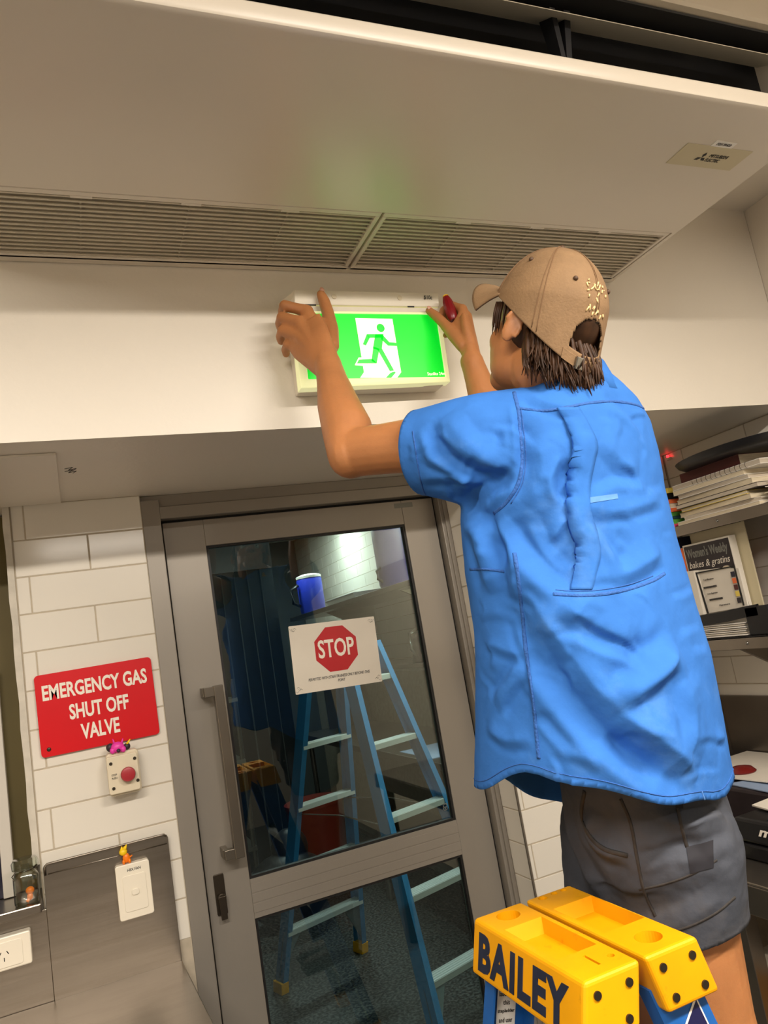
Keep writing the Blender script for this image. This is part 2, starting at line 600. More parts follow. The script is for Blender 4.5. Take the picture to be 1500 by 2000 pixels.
def gasket(z0, z1):
    g = MB()
    t, y0, y1 = 0.007, DY0 + 0.004, DY0 + 0.02
    g.box(GX0, GX0 + t, y0, y1, z0, z1).box(GX1 - t, GX1, y0, y1, z0, z1)
    g.box(GX0 + t, GX1 - t, y0, y1, z0, z0 + t).box(GX0 + t, GX1 - t, y0, y1, z1 - t, z1)
    g.build('gasket', 'black_gasket', door)


gasket(1.020, 1.966)
gasket(0.16, 0.917)
GP = YD + 0.012
gp1 = box('glass_pane', 'door_glass', GX0 + 0.003, GX1 - 0.003, GP, GP + 0.006, 1.022, 1.964, door)
gp2 = box('glass_pane', 'door_glass', GX0 + 0.003, GX1 - 0.003, GP, GP + 0.006, 0.162, 0.915, door)
# etched maker's mark low on the pane
mk = MB()
for (a, b, c, d) in ((0, 2, 0, 20), (0, 12, 18, 20), (0, 12, 9, 11), (6, 8, 0, 10), (12, 14, 0, 20), (0, 14, 0, 2)):
    mk.box(1.004 + a * 0.001, 1.004 + b * 0.001, GP - 0.0006, GP - 0.0001, 1.052 + c * 0.001, 1.052 + d * 0.001)
mk.build('etched_mark', 'grey_plastic', gp1)
# pull handle: square bar with two returns
hd = MB().box(0.338, 0.364, 2.165, 2.193, 1.098, 1.560)
hb = hd.build('pull_handle', 'handle_metal', door, 0.002)
for z in (1.545, 1.113):
    MB().box(0.312, 0.339, 2.167, 2.191, z - 0.013, z + 0.013).box(0.310, 0.326, 2.189, 2.2365, z - 0.013, z + 0.013).build('handle_bracket', 'handle_metal', hb, 0.0015)
lk = MB().prism(rounded(0.028, 0.105, 0.004), (0.296, 2.2362, 1.005), (1, 0, 0), (0, 0, 1), 0.006).build('lock_plate', 'screw_steel', door, 0.001)
MB().cyl((0.297, 2.2305, 1.0), (0.297, 2.212, 1.0), 0.011).hexa(
    [(0.289, 2.211, 0.945), (0.305, 2.211, 0.945), (0.305, 2.217, 0.945), (0.289, 2.217, 0.945)],
    [(0.287, 2.211, 1.004), (0.307, 2.211, 1.004), (0.307, 2.217, 1.004), (0.287, 2.217, 1.004)]).build('lock_turn', 'screw_steel', lk, 0.001)
ml = MB().box(1.008, 1.075, DY0 - 0.0008, DY0 - 0.0001, 2.022, 2.038).build('maker_label', 'grey_plastic', door)

# STOP notice taped to the glass
stop = thing('stop_notice', (0.734, GP - 0.002, 1.585), 'laminated white STOP notice taped to the door glass', 'notice')
SX, SZ = Vector((0.9993, 0, -0.036)), Vector((0.036, 0, 0.9993))
sc0 = Vector((0.7335, GP - 0.0016, 1.5855))
sheet = MB().prism(rounded(0.282, 0.205, 0.003), sc0 + Vector((0, 0.0012, 0)), SX, SZ, 0.0012).build('sheet', 'paper', stop)
oc = sc0 + SX * 0.003 + SZ * 0.018
octg = [(0.074 * math.cos(math.radians(22.5 + 45 * k)), 0.074 * math.sin(math.radians(22.5 + 45 * k))) for k in range(8)]
MB().prism(octg, oc - Vector((0, 0.0001, 0)), SX, SZ, 0.0004).build('stop_octagon', 'stop_red', stop)
text('stop_lettering', 'STOP', oc + SZ * 0.003 - Vector((0, 0.0007, 0)), SX, SZ, 0.118, 0.056, 'text_white', stop, 0.02)
text('notice_line', 'PERMITTED WITH STAFF/TRAINEES ONLY BEYOND THIS', sc0 - SZ * 0.0655 + SX * 0.003 - Vector((0, 0.0003, 0)), SX, SZ, 0.200, 0.0085, 'ink_black', stop, 0.0, shear=0.25)
text('notice_line', 'POINT', sc0 - SZ * 0.0785 + SX * 0.008 - Vector((0, 0.0003, 0)), SX, SZ, 0.024, 0.0085, 'ink_black', stop, 0.0, shear=0.25)
for a, b in ((-1, 1), (1, 1), (-1, -1), (1, -1)):
    wr = MB()
    for k in range(4):
        p = sc0 + SX * a * (0.13 - 0.004 * k) + SZ * b * (0.094 - 0.003 * ((k * 7) % 4)) - Vector((0, 0.0006, 0))
        wr.tube([p, p + SX * 0.006 * a + SZ * 0.004 * (1 if k % 2 else -1), p + SX * 0.009 * a], 0.0005, 4)
    wr.build('tape_wrinkle', 'grey_plastic', stop)

# ------------------------------------------------------------------ bench and splashback, left
bench = thing('steel_bench', (-0.2, 1.9, 0), 'stainless steel bench with upturned splashback under the gas sign', 'bench')
bt = MB().hexa([(-1.6, 1.35, 0.852), (0.205, 1.35, 0.852), (0.174, 2.186, 0.852), (-1.6, 2.186, 0.852)],
               [(-1.6, 1.35, 0.89), (0.205, 1.35, 0.89), (0.174, 2.186, 0.89), (-1.6, 2.186, 0.89)]).build('bench_top', 'stainless', bench, 0.003)
MB().prism([(-0.1285, 0.888), (0.1735, 0.888), (0.1735, 1.196), (0.166, 1.205), (-0.120, 1.205), (-0.1285, 1.196)], (0, 2.1915, 0), (1, 0, 0), (0, 0, 1), 0.008).build('splash_panel', 'stainless', bench, 0.0012)
MB().tube([(-0.124, 2.182, 1.178), (-0.124, 2.180, 1.200), (-0.118, 2.180, 1.2045), (0.16, 2.180, 1.2045), (0.1705, 2.180, 1.199)], 0.0026, 8).build('rolled_edge', 'stainless', bench, smooth=True)
MB().tube([(-0.118, 2.1825, 1.180), (0.169, 2.1825, 1.180)], 0.0016, 6).build('fold_line', 'stainless', bench, smooth=True)
MB().box(-1.6, -0.1285, 2.186, 2.194, 0.888, 1.100).build('splash_panel', 'stainless', bench, 0.001)
for x in (-1.55, 0.12):
    for y in (1.42, 2.12):
        MB().cyl((x, y, 0), (x, y, 0.853), 0.019).build('leg', 'stainless', bench, smooth='auto')

# gas sign
gas = thing('gas_sign', (0.037, 2.196, 1.563), 'red EMERGENCY GAS SHUT OFF VALVE sign on the tiles', 'sign')
gc = Vector((0.037, 2.1955, 1.563))
GXv, GZv = Vector((1, 0, 0.008)).normalized(), Vector((-0.008, 0, 1)).normalized()
MB().prism(rounded(0.294, 0.209, 0.010), gc + Vector((0, 0.001, 0)), GXv, GZv, 0.0035).build('sign_plate', 'sign_red', gas, 0.0006, 1)
tf = gc + Vector((0, -0.0027, 0))
text('sign_lettering', 'EMERGENCY GAS', tf + GZv * 0.0565 + GXv * 0.0, GXv, GZv, 0.262, 0.040, 'text_white', gas, 0.03)
text('sign_lettering', 'SHUT OFF', tf + GZv * -0.003 + GXv * 0.003, GXv, GZv, 0.148, 0.040, 'text_white', gas, 0.03)
text('sign_lettering', 'VALVE', tf + GZv * -0.0585 + GXv * 0.0, GXv, GZv, 0.096, 0.040, 'text_white', gas, 0.03)
MB().ball(tf + GXv * -0.128 + GZv * -0.086 + Vector((0, 0.0005, 0)), (0.0055, 0.002, 0.0055), 12, 8).build('screw', 'screw_steel', gas, smooth=True)

# emergency stop button box with small toy on top
bx = thing('gas_button_box', (0.080, 2.17, 1.384), 'cream box with round red push button under the gas sign', 'button')
MB().prism(rounded(0.080, 0.108, 0.010), (0.082, 2.196, 1.3835), (1, 0, 0), (0, 0, 1), 0.040).build('box_body', 'cream_plastic', bx, 0.003)
MB().prism(rounded(0.076, 0.094, 0.006), (0.080, 2.157, 1.383), (1, 0, 0), (0, 0, 1), 0.014).build('box_lid', 'cream_plastic', bx, 0.002)
MB().cyl((0.0905, 2.144, 1.3805), (0.0905, 2.130, 1.3805), 0.012).build('button_stem', 'screw_steel', bx, smooth='auto')
MB().tube([(0.0905, 2.134, 1.3805), (0.0905, 2.126, 1.3805), (0.0905, 2.122, 1.3805), (0.0905, 2.1205, 1.3805)], [0.018, 0.0185, 0.0165, 0.011], 28).build('push_button', 'button_red', bx, smooth='auto')
for dx, dz in ((-0.028, 0.030), (0.031, 0.032), (-0.027, -0.032), (0.033, -0.024)):
    MB().cyl((0.080 + dx, 2.1435, 1.383 + dz), (0.080 + dx, 2.1415, 1.383 + dz), 0.0042, n=10).build('screw', 'screw_steel', bx)
text('button_legend', 'STOP', (0.0575, 2.1425, 1.384), (1, 0, 0), (0, 0, 1), 0.013, 0.005, 'ink', bx)
text('button_legend', 'PUSH', (0.0575, 2.1425, 1.376), (1, 0, 0), (0, 0, 1), 0.013, 0.005, 'ink', bx)

toy = thing('pink_toy', (0.075, 2.16, 1.438), 'tiny pink and black rubber toy on the button box', 'toy')
MB().ball((0.073, 2.156, 1.450), (0.017, 0.012, 0.014)).ball((0.060, 2.150, 1.444), (0.007, 0.006, 0.008)).ball((0.086, 2.150, 1.443), (0.007, 0.006, 0.008)).tube([(0.084, 2.155, 1.458), (0.088, 2.155, 1.470)], [0.004, 0.001], 6).tube([(0.066, 2.155, 1.460), (0.063, 2.155, 1.473)], [0.004, 0.001], 6).build('toy_body', 'toy_pink', toy, smooth=True)
MB().ball((0.055, 2.164, 1.452), (0.010, 0.008, 0.011)).ball((0.096, 2.162, 1.447), (0.009, 0.008, 0.009)).ball((0.074, 2.144, 1.442), (0.005, 0.004, 0.005)).build('toy_dark_patch', 'toy_dark', toy, smooth=True)
MB().tube([(0.096, 2.160, 1.452), (0.106, 2.158, 1.464)], [0.004, 0.0015], 6).build('toy_tuft', 'toy_yellow', toy, smooth=True)

# light switch with toy
sw = thing('wall_switch', (0.079, 2.17, 1.095), 'white wall switch on the steel splashback', 'switch')
MB().prism(rounded(0.083, 0.131, 0.006), (0.0775, 2.184, 1.0935), (1, 0, 0), (0, 0, 1), 0.024).build('switch_base', 'white_plastic', sw, 0.002)
MB().prism(rounded(0.056, 0.086, 0.006), (0.0790, 2.1602, 1.089), (1, 0, 0), (0, 0, 1), 0.0022).build('switch_plate', 'white_plastic', sw, 0.0008)
MB().prism(rounded(0.018, 0.015, 0.006), (0.079, 2.1582, 1.091), (1, 0, 0), (0, 0, 1), 0.004).build('rocker', 'white_plastic', sw, 0.001)
text('switch_legend', 'HEX FAN', (0.081, 2.1598, 1.1445), (1, 0, 0), (0, 0, 1), 0.032, 0.0065, 'ink', sw, 0.01)
toy2 = thing('orange_toy', (0.065, 2.17, 1.160), 'tiny orange and yellow toy standing on the wall switch', 'toy')
MB().ball((0.066, 2.170, 1.173), (0.009, 0.007, 0.012)).ball((0.059, 2.166, 1.165), (0.004, 0.005, 0.006)).ball((0.073, 2.166, 1.165), (0.004, 0.005, 0.006)).tube([(0.073, 2.17, 1.172), (0.081, 2.17, 1.176)], [0.003, 0.0015], 6).build('toy_body', 'toy_orange', toy2, smooth=True)
MB().ball((0.060, 2.169, 1.189), (0.010, 0.008, 0.009)).tube([(0.062, 2.169, 1.193), (0.070, 2.169, 1.205)], [0.007, 0.001], 8).tube([(0.056, 2.169, 1.193), (0.058, 2.169, 1.203)], [0.005, 0.001], 8).build('toy_top', 'toy_yellow', toy2, smooth=True)

# power outlet
po = thing('power_outlet', (-0.23, 2.17, 1.035), 'white power outlet low on the steel splashback at the left edge', 'outlet')
MB().prism(rounded(0.120, 0.074, 0.005), (-0.2265, 2.186, 1.034), (1, 0, 0), (0, 0, 1), 0.030).build('outlet_base', 'white_plastic', po, 0.003)
MB().prism(rounded(0.092, 0.056, 0.006), (-0.231, 2.1562, 1.032), (1, 0, 0), (0, 0, 1), 0.0022).build('outlet_plate', 'white_plastic', po, 0.0008)
for dx, dz, a in ((-0.008, 0.004, 30), (0.008, 0.004, -30), (0.0, -0.010, 0)):
    ca, sa = math.cos(math.radians(a)), math.sin(math.radians(a))
    MB().prism([(-0.001, -0.0042), (0.001, -0.0042), (0.001, 0.0042), (-0.001, 0.0042)], (-0.225 + dx, 2.1541, 1.032 + dz), (ca, 0, -sa), (sa, 0, ca), 0.0004).build('pin_slot', 'ink_black', po)

# jar on the sill
jar = thing('glass_jar', (-0.167, 2.17, 1.128), 'clear square glass jar on the window sill at the left', 'jar')
prof = [(0.026, 0.0), (0.0285, 0.004), (0.0285, 0.062), (0.024, 0.072), (0.021, 0.076)]
jv, jn = MB(), 20


def sq(r, q):
    c, s = math.cos(q), math.sin(q)
    k = (abs(c) ** 4 + abs(s) ** 4) ** -0.25
    return r * c * k, r * s * k


rings = [[(-0.167 + sq(r, 2 * math.pi * k / jn + 0.2)[0], 2.176 + sq(r, 2 * math.pi * k / jn + 0.2)[1], 1.1285 + z) for k in range(jn)] for r, z in prof]
vs = [p for r in rings for p in r]
fs = [(i * jn + k, i * jn + (k + 1) % jn, (i + 1) * jn + (k + 1) % jn, (i + 1) * jn + k) for i in range(len(rings) - 1) for k in range(jn)]
jv.add(vs, fs + [tuple(range(jn - 1, -1, -1))])
jv.build('jar_body', 'jar_glass', jar, smooth='auto')
MB().tube([(-0.167, 2.176, 1.2045), (-0.167, 2.176, 1.209), (-0.167, 2.176, 1.224), (-0.167, 2.176, 1.232), (-0.167, 2.176, 1.235)], [0.023, 0.030, 0.031, 0.026, 0.012], 20).build('jar_lid', 'jar_glass', jar, smooth='auto')
MB().tube([(-0.185, 2.155, 1.209), (-0.195, 2.15, 1.20), (-0.19, 2.148, 1.19)], 0.0015, 6).build('wire_clip', 'screw_steel', jar)
MB().tube([(-0.146, 2.155, 1.209), (-0.139, 2.15, 1.215)], 0.0025, 6).build('wire_clip', 'screw_steel', jar)
jt = thing('orange_trinket', (-0.163, 2.176, 1.131), 'small orange trinket inside the glass jar', 'toy')
MB().ball((-0.160, 2.172, 1.156), (0.010, 0.008, 0.009)).ball((-0.161, 2.172, 1.142), (0.007, 0.006, 0.009)).tube([(-0.161, 2.172, 1.14), (-0.168, 2.168, 1.132)], 0.004, 8).build('trinket_body', 'toy_orange', jt, smooth=True)

# ------------------------------------------------------------------ air conditioner
AX0, AX1, AZ = -0.125, 1.548, 2.53
ac = thing('air_conditioner', (0.71, 1.27, AZ), 'large white ceiling-hung air conditioner with rear intake grille', 'air conditioner')


def sweep_x(name, m, poly, x0, x1, parent, smooth='auto'):
    """Profile (y, z) swept along x."""
    k = len(poly)
    mb = MB().add([(x0, y, z) for y, z in poly] + [(x1, y, z) for y, z in poly],
                  [tuple(range(k)), tuple(range(2 * k - 1, k - 1, -1))] + [(i, (i + 1) % k, k + (i + 1) % k, k + i) for i in range(k)])
    return mb.build(name, m, parent, smooth=smooth)


sweep_x('bottom_panel', 'ac_plastic', [(1.362, AZ), (0.936, AZ), (0.923, AZ + 0.0005), (0.9165, AZ + 0.003), (0.914, AZ + 0.007), (0.9125, AZ + 0.031), (0.915, AZ + 0.0345), (0.925, AZ + 0.0355), (0.94, AZ + 0.030), (1.362, AZ + 0.02)], AX0, AX1, ac)
sweep_x('upper_casing', 'ac_plastic', [(0.938, 2.748), (0.920, 2.742), (0.914, 2.746), (0.910, 2.756), (0.912, 2.80), (0.925, ZC - 0.001), (1.05, ZC - 0.001), (1.05, 2.77)], AX0, AX1, ac)
side = [(1.628, AZ), (0.936, AZ), (0.926, AZ + 0.001), (0.9185, AZ + 0.004), (0.915, AZ + 0.010), (0.910, 2.756), (0.925, ZC - 0.001), (1.628, ZC - 0.001)]
sweep_x('side_panel', 'ac_plastic', side, AX1, AX1 + 0.012, ac)
sweep_x('side_panel', 'ac_plastic', side, AX0 - 0.012, AX0, ac)
box('rear_panel', 'ac_plastic', AX0, AX1, 1.605, 1.628, AZ, ZC - 0.001, ac)
box('fan_chamber', 'ac_inner', AX0, AX1, 1.10, 1.362, AZ + 0.02, ZC - 0.002, ac)
box('outlet_back', 'ac_dark', AX0, AX1, 1.03, 1.10, AZ + 0.02, ZC - 0.002, ac)
box('outlet_floor', 'ac_dark', AX0, AX1, 0.93, 1.04, AZ + 0.031, AZ + 0.034, ac)
box('filter', 'ac_slat', AX0, AX1, 1.362, 1.605, AZ + 0.0095, AZ + 0.0125, ac)
sweep_x('outlet_dark_liner', 'ac_dark', [(0.938, 2.7455), (1.05, 2.7675), (1.05, 2.7635), (0.940, 2.7425)], AX0, AX1, ac, False)  # dark sheet added in place of shade under the upper casing
# swing vanes in the outlet
for nm, a, b, t in (('vane', (0.919, 2.664), (0.992, 2.706), 0.003), ('inner_vane', (0.985, 2.728), (1.012, 2.738), 0.003)):
    sweep_x(nm, 'ac_slat', [a, (a[0] + 0.001, a[1] + t), (b[0], b[1] + t), b], AX0 + 0.02, 1.50 if nm == 'vane' else 1.36, ac, False)
for x in (0.02, 0.93):
    vb = MB()
    vb.hexa([(x - 0.014, 0.95, 2.600), (x - 0.004, 0.95, 2.600), (x - 0.004, 0.975, 2.600), (x - 0.014, 0.975, 2.600)], [(x - 0.02, 0.945, 2.70), (x - 0.008, 0.945, 2.70), (x - 0.008, 0.98, 2.70), (x - 0.02, 0.98, 2.70)])
    vb.hexa([(x - 0.002, 0.95, 2.600), (x + 0.010, 0.95, 2.600), (x + 0.010, 0.975, 2.600), (x - 0.002, 0.975, 2.600)], [(x + 0.012, 0.945, 2.70), (x + 0.026, 0.945, 2.70), (x + 0.026, 0.98, 2.70), (x + 0.012, 0.98, 2.70)])
    vb.build('vane_bracket', 'ac_dark', ac)
for k in range(12):
    x = 0.15 + 0.115 * k
    MB().prism([(0, 0), (0.03, 0), (0.012, 0.03)], (x, 1.02, AZ + 0.034), (1, 0, 0), (0, 0, 1), 0.02).build('guide_fin', 'ac_inner', ac)
# intake grille: two hinged frames with slats
SLAT = {}
for gx0, gx1 in ((AX0 + 0.004, 0.709), (0.716, AX1 - 0.004)):
    gf = MB()
    gf.box(gx0, gx1, 1.364, 1.379, AZ, AZ + 0.012).box(gx0, gx1, 1.600, 1.612, AZ, AZ + 0.012)
    gf.box(gx0, gx0 + 0.010, 1.379, 1.600, AZ, AZ + 0.012).box(gx1 - 0.010, gx1, 1.379, 1.600, AZ, AZ + 0.012)
    g = gf.build('grille_frame', 'ac_plastic', ac, 0.0015, 1)
    L = gx1 - gx0 - 0.02
    n = 15
    for k in range(n):
        y = 1.3875 + k * (0.2105 / (n - 1))
        key = round(L, 3)
        if key not in SLAT:
            s = MB().hexa([(-L / 2, -0.0052, 0), (L / 2, -0.0052, 0), (L / 2, 0.0040, 0.0035), (-L / 2, 0.0040, 0.0035)], [(-L / 2, -0.0052, 0.002), (L / 2, -0.0052, 0.002), (L / 2, 0.0040, 0.0055), (-L / 2, 0.0040, 0.0055)])
            SLAT[key] = s.mesh('slat')
            SLAT[key].materials.append(MATS['ac_slat'])
        o = bpy.data.objects.new('slat', SLAT[key])
        o.location = ((gx0 + gx1) / 2, y, AZ + 0.0015)
        link(o, g)
    for k in range(1, 4):
        x = gx0 + (gx1 - gx0) * k / 4
        MB().box(x - 0.0015, x + 0.0015, 1.379, 1.600, AZ + 0.006, AZ + 0.0095).build('grille_rib', 'ac_slat', g)
        MB().box(x - 0.020, x + 0.020, 1.3765, 1.385, AZ - 0.0005, AZ + 0.004).build('grille_catch', 'ac_plastic', g, 0.001)
# maker's plate and sticker
pl = MB().box(1.288, 1.480, 1.038, 1.106, AZ - 0.0012, AZ).build('logo_plate', 'ac_plate', ac, 0.0006, 1)
lx, ly = 1.362, 1.073
dm = MB()
for (cx, cy, a) in ((0, -0.0075, 90), (-0.0075, 0.006, 210), (0.0075, 0.006, 330)):
    ca, sa = math.cos(math.radians(a)), math.sin(math.radians(a))
    pts = [(0.0082 * u * ca - 0.0048 * v * sa, 0.0082 * u * sa + 0.0048 * v * ca) for u, v in ((1, 0), (0, 1), (-1, 0), (0, -1))]
    dm.prism([(cx + p, -cy + q) for p, q in pts], (lx, ly, AZ - 0.0013), (1, 0, 0), (0, -1, 0), 0.0004)
dm.build('three_diamond_logo', 'ink', pl)
text('maker_lettering', 'MITSUBISHI', (1.405, 1.0655, AZ - 0.0013), (1, 0, 0), (0, -1, 0), 0.052, 0.010, 'ink', pl, 0.0)
text('maker_lettering', 'ELECTRIC', (1.399, 1.0795, AZ - 0.0013), (1, 0, 0), (0, -1, 0), 0.040, 0.010, 'ink', pl, 0.0)
st = MB().box(1.352, 1.412, 1.0195, 1.0375, AZ - 0.0012, AZ - 0.0002).build('code_sticker', 'paper_white', ac)
text('sticker_code', 'F2513R623', (1.382, 1.0285, AZ - 0.0013), (1, 0, 0), (0, -1, 0), 0.040, 0.007, 'ink', st)

# ------------------------------------------------------------------ exit sign
ES = 2.0


def emis(name, rgb, strength):
    m = mat(name, rgb, 0.35, emit=strength)
    return m


emis('exit_green', (0, 205, 40), 0.85)
emis('exit_green_figure', (20, 200, 50), 0.75)
emis('exit_white', (244, 255, 205), 1.1)
emis('exit_diffuser', (226, 226, 170), 0.55)
ex = thing('exit_sign', (0.72, 1.60, 2.195), 'lit green running-man exit sign held against the bulkhead', 'exit sign')
MB().hexa([(0.530, 1.578, 2.205), (0.906, 1.578, 2.205), (0.906, 1.631, 2.205), (0.530, 1.631, 2.205)],
          [(0.534, 1.578, 2.408), (0.918, 1.578, 2.408), (0.918, 1.631, 2.408), (0.534, 1.631, 2.408)]).build('housing', 'white_plastic', ex, 0.004)
FR = [(0.524, 2.200), (0.914, 2.206), (0.924, 2.404), (0.534, 2.404)]
PN = [(0.5445, 2.2215), (0.9015, 2.2195), (0.909, 2.3860), (0.5520, 2.3850)]
ring_v = [(x, 1.562, z) for x, z in FR] + [(x, 1.5585, z) for x, z in PN] + [(x, 1.590, z) for x, z in FR] + [(x, 1.590, z) for x, z in PN]
rf = []
for i in range(4):
    j = (i + 1) % 4
    rf += [(i, j, 4 + j, 4 + i), (8 + i, 8 + j, j, i), (12 + i, 12 + j, 8 + j, 8 + i), (4 + i, 4 + j, 12 + j, 12 + i)]
MB().add(ring_v, rf).build('diffuser_frame', 'exit_diffuser', ex, 0.002)
MB().prism(PN, (0, 1.566, 0), (1, 0, 0), (0, 0, 1), 0.004).build('green_panel', 'exit_green', ex)
PY = 1.5619
pic = MB()
pic.prism([(0.6877, 2.3746), (0.7854, 2.3733), (0.7833, 2.234), (0.7698, 2.2203), (0.674, 2.2225), (0.686, 2.236), (0.6862, 2.2523)], (0, PY, 0), (1, 0, 0), (0, 0, 1), 0.0006)
pic.prism([(0.6656, 2.2544), (0.6785, 2.2732), (0.7041, 2.2738), (0.7002, 2.2512)], (0, PY, 0), (1, 0, 0), (0, 0, 1), 0.0005)
pic.build('doorway_symbol', 'exit_white', ex)
fig = MB()
PF = PY - 0.0006
for poly in ([(0.7101, 2.3328), (0.7165, 2.3236), (0.7028, 2.3039), (0.6954, 2.307)], [(0.7101, 2.3328), (0.7528, 2.3329), (0.7466, 2.3236), (0.7138, 2.3236)],
             [(0.7324, 2.3324), (0.7541, 2.3324), (0.7429, 2.2953), (0.7331, 2.291), (0.7197, 2.2963)],
             [(0.7505, 2.3324), (0.7659, 2.312), (0.7866, 2.3101), (0.7851, 2.3021), (0.761, 2.3031), (0.7451, 2.32)],
             [(0.7214, 2.3007), (0.7366, 2.2953), (0.7226, 2.2578), (0.7103, 2.2637)], [(0.6785, 2.268), (0.714, 2.2693), (0.7226, 2.2578), (0.6716, 2.2586)],
             [(0.7322, 2.291), (0.743, 2.2962), (0.7651, 2.2388), (0.7539, 2.2372)], [(0.739, 2.2197), (0.754, 2.2328), (0.7655, 2.2361), (0.7686, 2.2334), (0.7545, 2.2206)],
             [(0.7495 + 0.0105 * math.cos(2 * math.pi * k / 20), 2.3493 + 0.0108 * math.sin(2 * math.pi * k / 20)) for k in range(20)]):
    fig.prism(poly, (0, PF, 0), (1, 0, 0), (0, 0, 1), 0.0005)
fig.build('running_figure', 'exit_green_figure', ex)
text('maker_lettering', 'Stanilite 24m', (0.878, PY - 0.0001, 2.2285), (1, 0, 0), (0, 0, 1), 0.048, 0.008, 'exit_white', ex)
MB().hexa([(0.540, 1.560, 2.4065), (0.922, 1.560, 2.4065), (0.922, 1.631, 2.4065), (0.535, 1.631, 2.4065)],
          [(0.546, 1.558, 2.4435), (0.926, 1.558, 2.4435), (0.926, 1.631, 2.4435), (0.522, 1.631, 2.4435)]).build('top_cover', 'white_plastic', ex, 0.002)
MB().box(0.540, 0.922, 1.5595, 1.575, 2.3885, 2.4035).build('cover_lip', 'white_plastic', ex, 0.0015)
for x in (0.6412, 0.8143):
    MB().cyl((x, 1.5588, 2.428), (x, 1.5568, 2.428), 0.0062).build('cover_screw', 'cream_plastic', ex, smooth='auto')
for x0, x1 in ((0.565, 0.592), (0.832, 0.850)):
    MB().box(x0, x1, 1.5578, 1.5592, 2.4035, 2.4068).build('cover_slot', 'ink_black', ex)
text('marker_scrawl', '$10c', (0.893, 1.5574, 2.430), (1, 0, 0), (0, 0, 1), 0.024, 0.012, 'ink', ex, shear=0.2)

# ------------------------------------------------------------------ step ladders
def ladder(name, label, c, d, n, zt, s_bot, s_top, w_bot, w_top, zs, blue, tread_m, depth=0.072, thick=0.028):
    c, d, n = Vector((*c, 0)), Vector((*d, 0)), Vector((*n, 0))
    L = thing(name, c, label, 'ladder', 'step ladders')

    def pt(side, end, z, off=0.0):
        k = z / zt
        return c + n * side * (s_bot + (s_top - s_bot) * k + off) + d * end * (w_bot + (w_top - w_bot) * k) + Vector((0, 0, z))
    for side in (-1, 1):
        for end in (-1, 1):
            t = 0.0035
            prof = [(-depth / 2, 0), (depth / 2, 0), (depth / 2, thick), (depth / 2 - t, thick), (depth / 2 - t, t), (-depth / 2 + t, t), (-depth / 2 + t, thick), (-depth / 2, thick)]
            rings = []
            for z in (0.028, zt):
                b = pt(side, end, z)
                rings.append([b + n * a * side + d * end * (-q) for a, q in prof])
            k = len(prof)
            mb = MB().add(rings[0] + rings[1], [tuple(range(k)), tuple(range(2 * k - 1, k - 1, -1))] + [(i, (i + 1) % k, k + (i + 1) % k, k + i) for i in range(k)])
            so = mb.build('stile', blue, L)
            b = pt(side, end, 0.0)
            fo = MB()
            lo = [b + n * side * a + d * end * q for a, q in ((-0.042, 0.006), (0.042, 0.006), (0.042, -0.036), (-0.042, -0.036))]
            fo.hexa([p + Vector((0, 0, 0.0)) for p in lo], [p + Vector((0, 0, 0.055)) - n * side * 0.012 for p in lo])
            fo.build('foot', 'yellow_plastic' if name != 'step_ladder' else 'yellow_plastic', L, 0.003)
        for i, z in enumerate(zs):
            a, b = pt(side, -1, z), pt(side, 1, z)
            a, b = a + d * 0.004, b - d * 0.004
            tr = MB()
            tr.hexa([a - n * 0.036 - Vector((0, 0, 0.022)), b - n * 0.036 - Vector((0, 0, 0.022)), b + n * 0.036 - Vector((0, 0, 0.022)), a + n * 0.036 - Vector((0, 0, 0.022))],
                    [a - n * 0.036, b - n * 0.036, b + n * 0.036, a + n * 0.036])
            for r in range(5):
                u = -0.031 + r * 0.0155
                tr.hexa([a + n * (u - 0.004), b + n * (u - 0.004), b + n * (u + 0.004), a + n * (u + 0.004)],
                        [p + Vector((0, 0, 0.003)) for p in (a + n * (u - 0.003), b + n * (u - 0.003), b + n * (u + 0.003), a + n * (u + 0.003))])
            tr.build('tread', tread_m, L)
        # knee braces under the lowest tread
        z = zs[0] - 0.02
        for end in (-1, 1):
            p0, p1 = pt(side, end, z), pt(side, end, z * 0.25)
            q0 = p0 - d * end * 0.11
            o = n * side * 0.004
            MB().add([p0 + o, q0 + o, p1 + o, p0 - o, q0 - o, p1 - o], [(0, 1, 2), (5, 4, 3), (0, 3, 4, 1), (1, 4, 5, 2), (2, 5, 3, 0)]).build('knee_brace', 'ladder_brace', L)
    for end in (-1, 1):
        z = zt * 0.52
        MB().tube([pt(-1, end, z) - d * end * 0.03, pt(-1, end, z) * 0.5 + pt(1, end, z) * 0.5 - d * end * 0.03 + Vector((0, 0, 0.02)), pt(1, end, z) - d * end * 0.03], 0.006, 6, 0.4).build('spreader_bar', 'screw_steel', L)
    return L, pt


mat('ladder_brace', (150, 170, 180), 0.35, metal=0.4)
L1, pt1 = ladder('step_ladder', 'blue step ladder with yellow top cap in front of the man', (0.641, 1.035), (0, 1), (1, 0), 1.10, 0.345, 0.052, 0.19, 0.128,
                 [0.29, 0.57, 0.85], 'ladder_blue', 'tread_alu', depth=0.078)
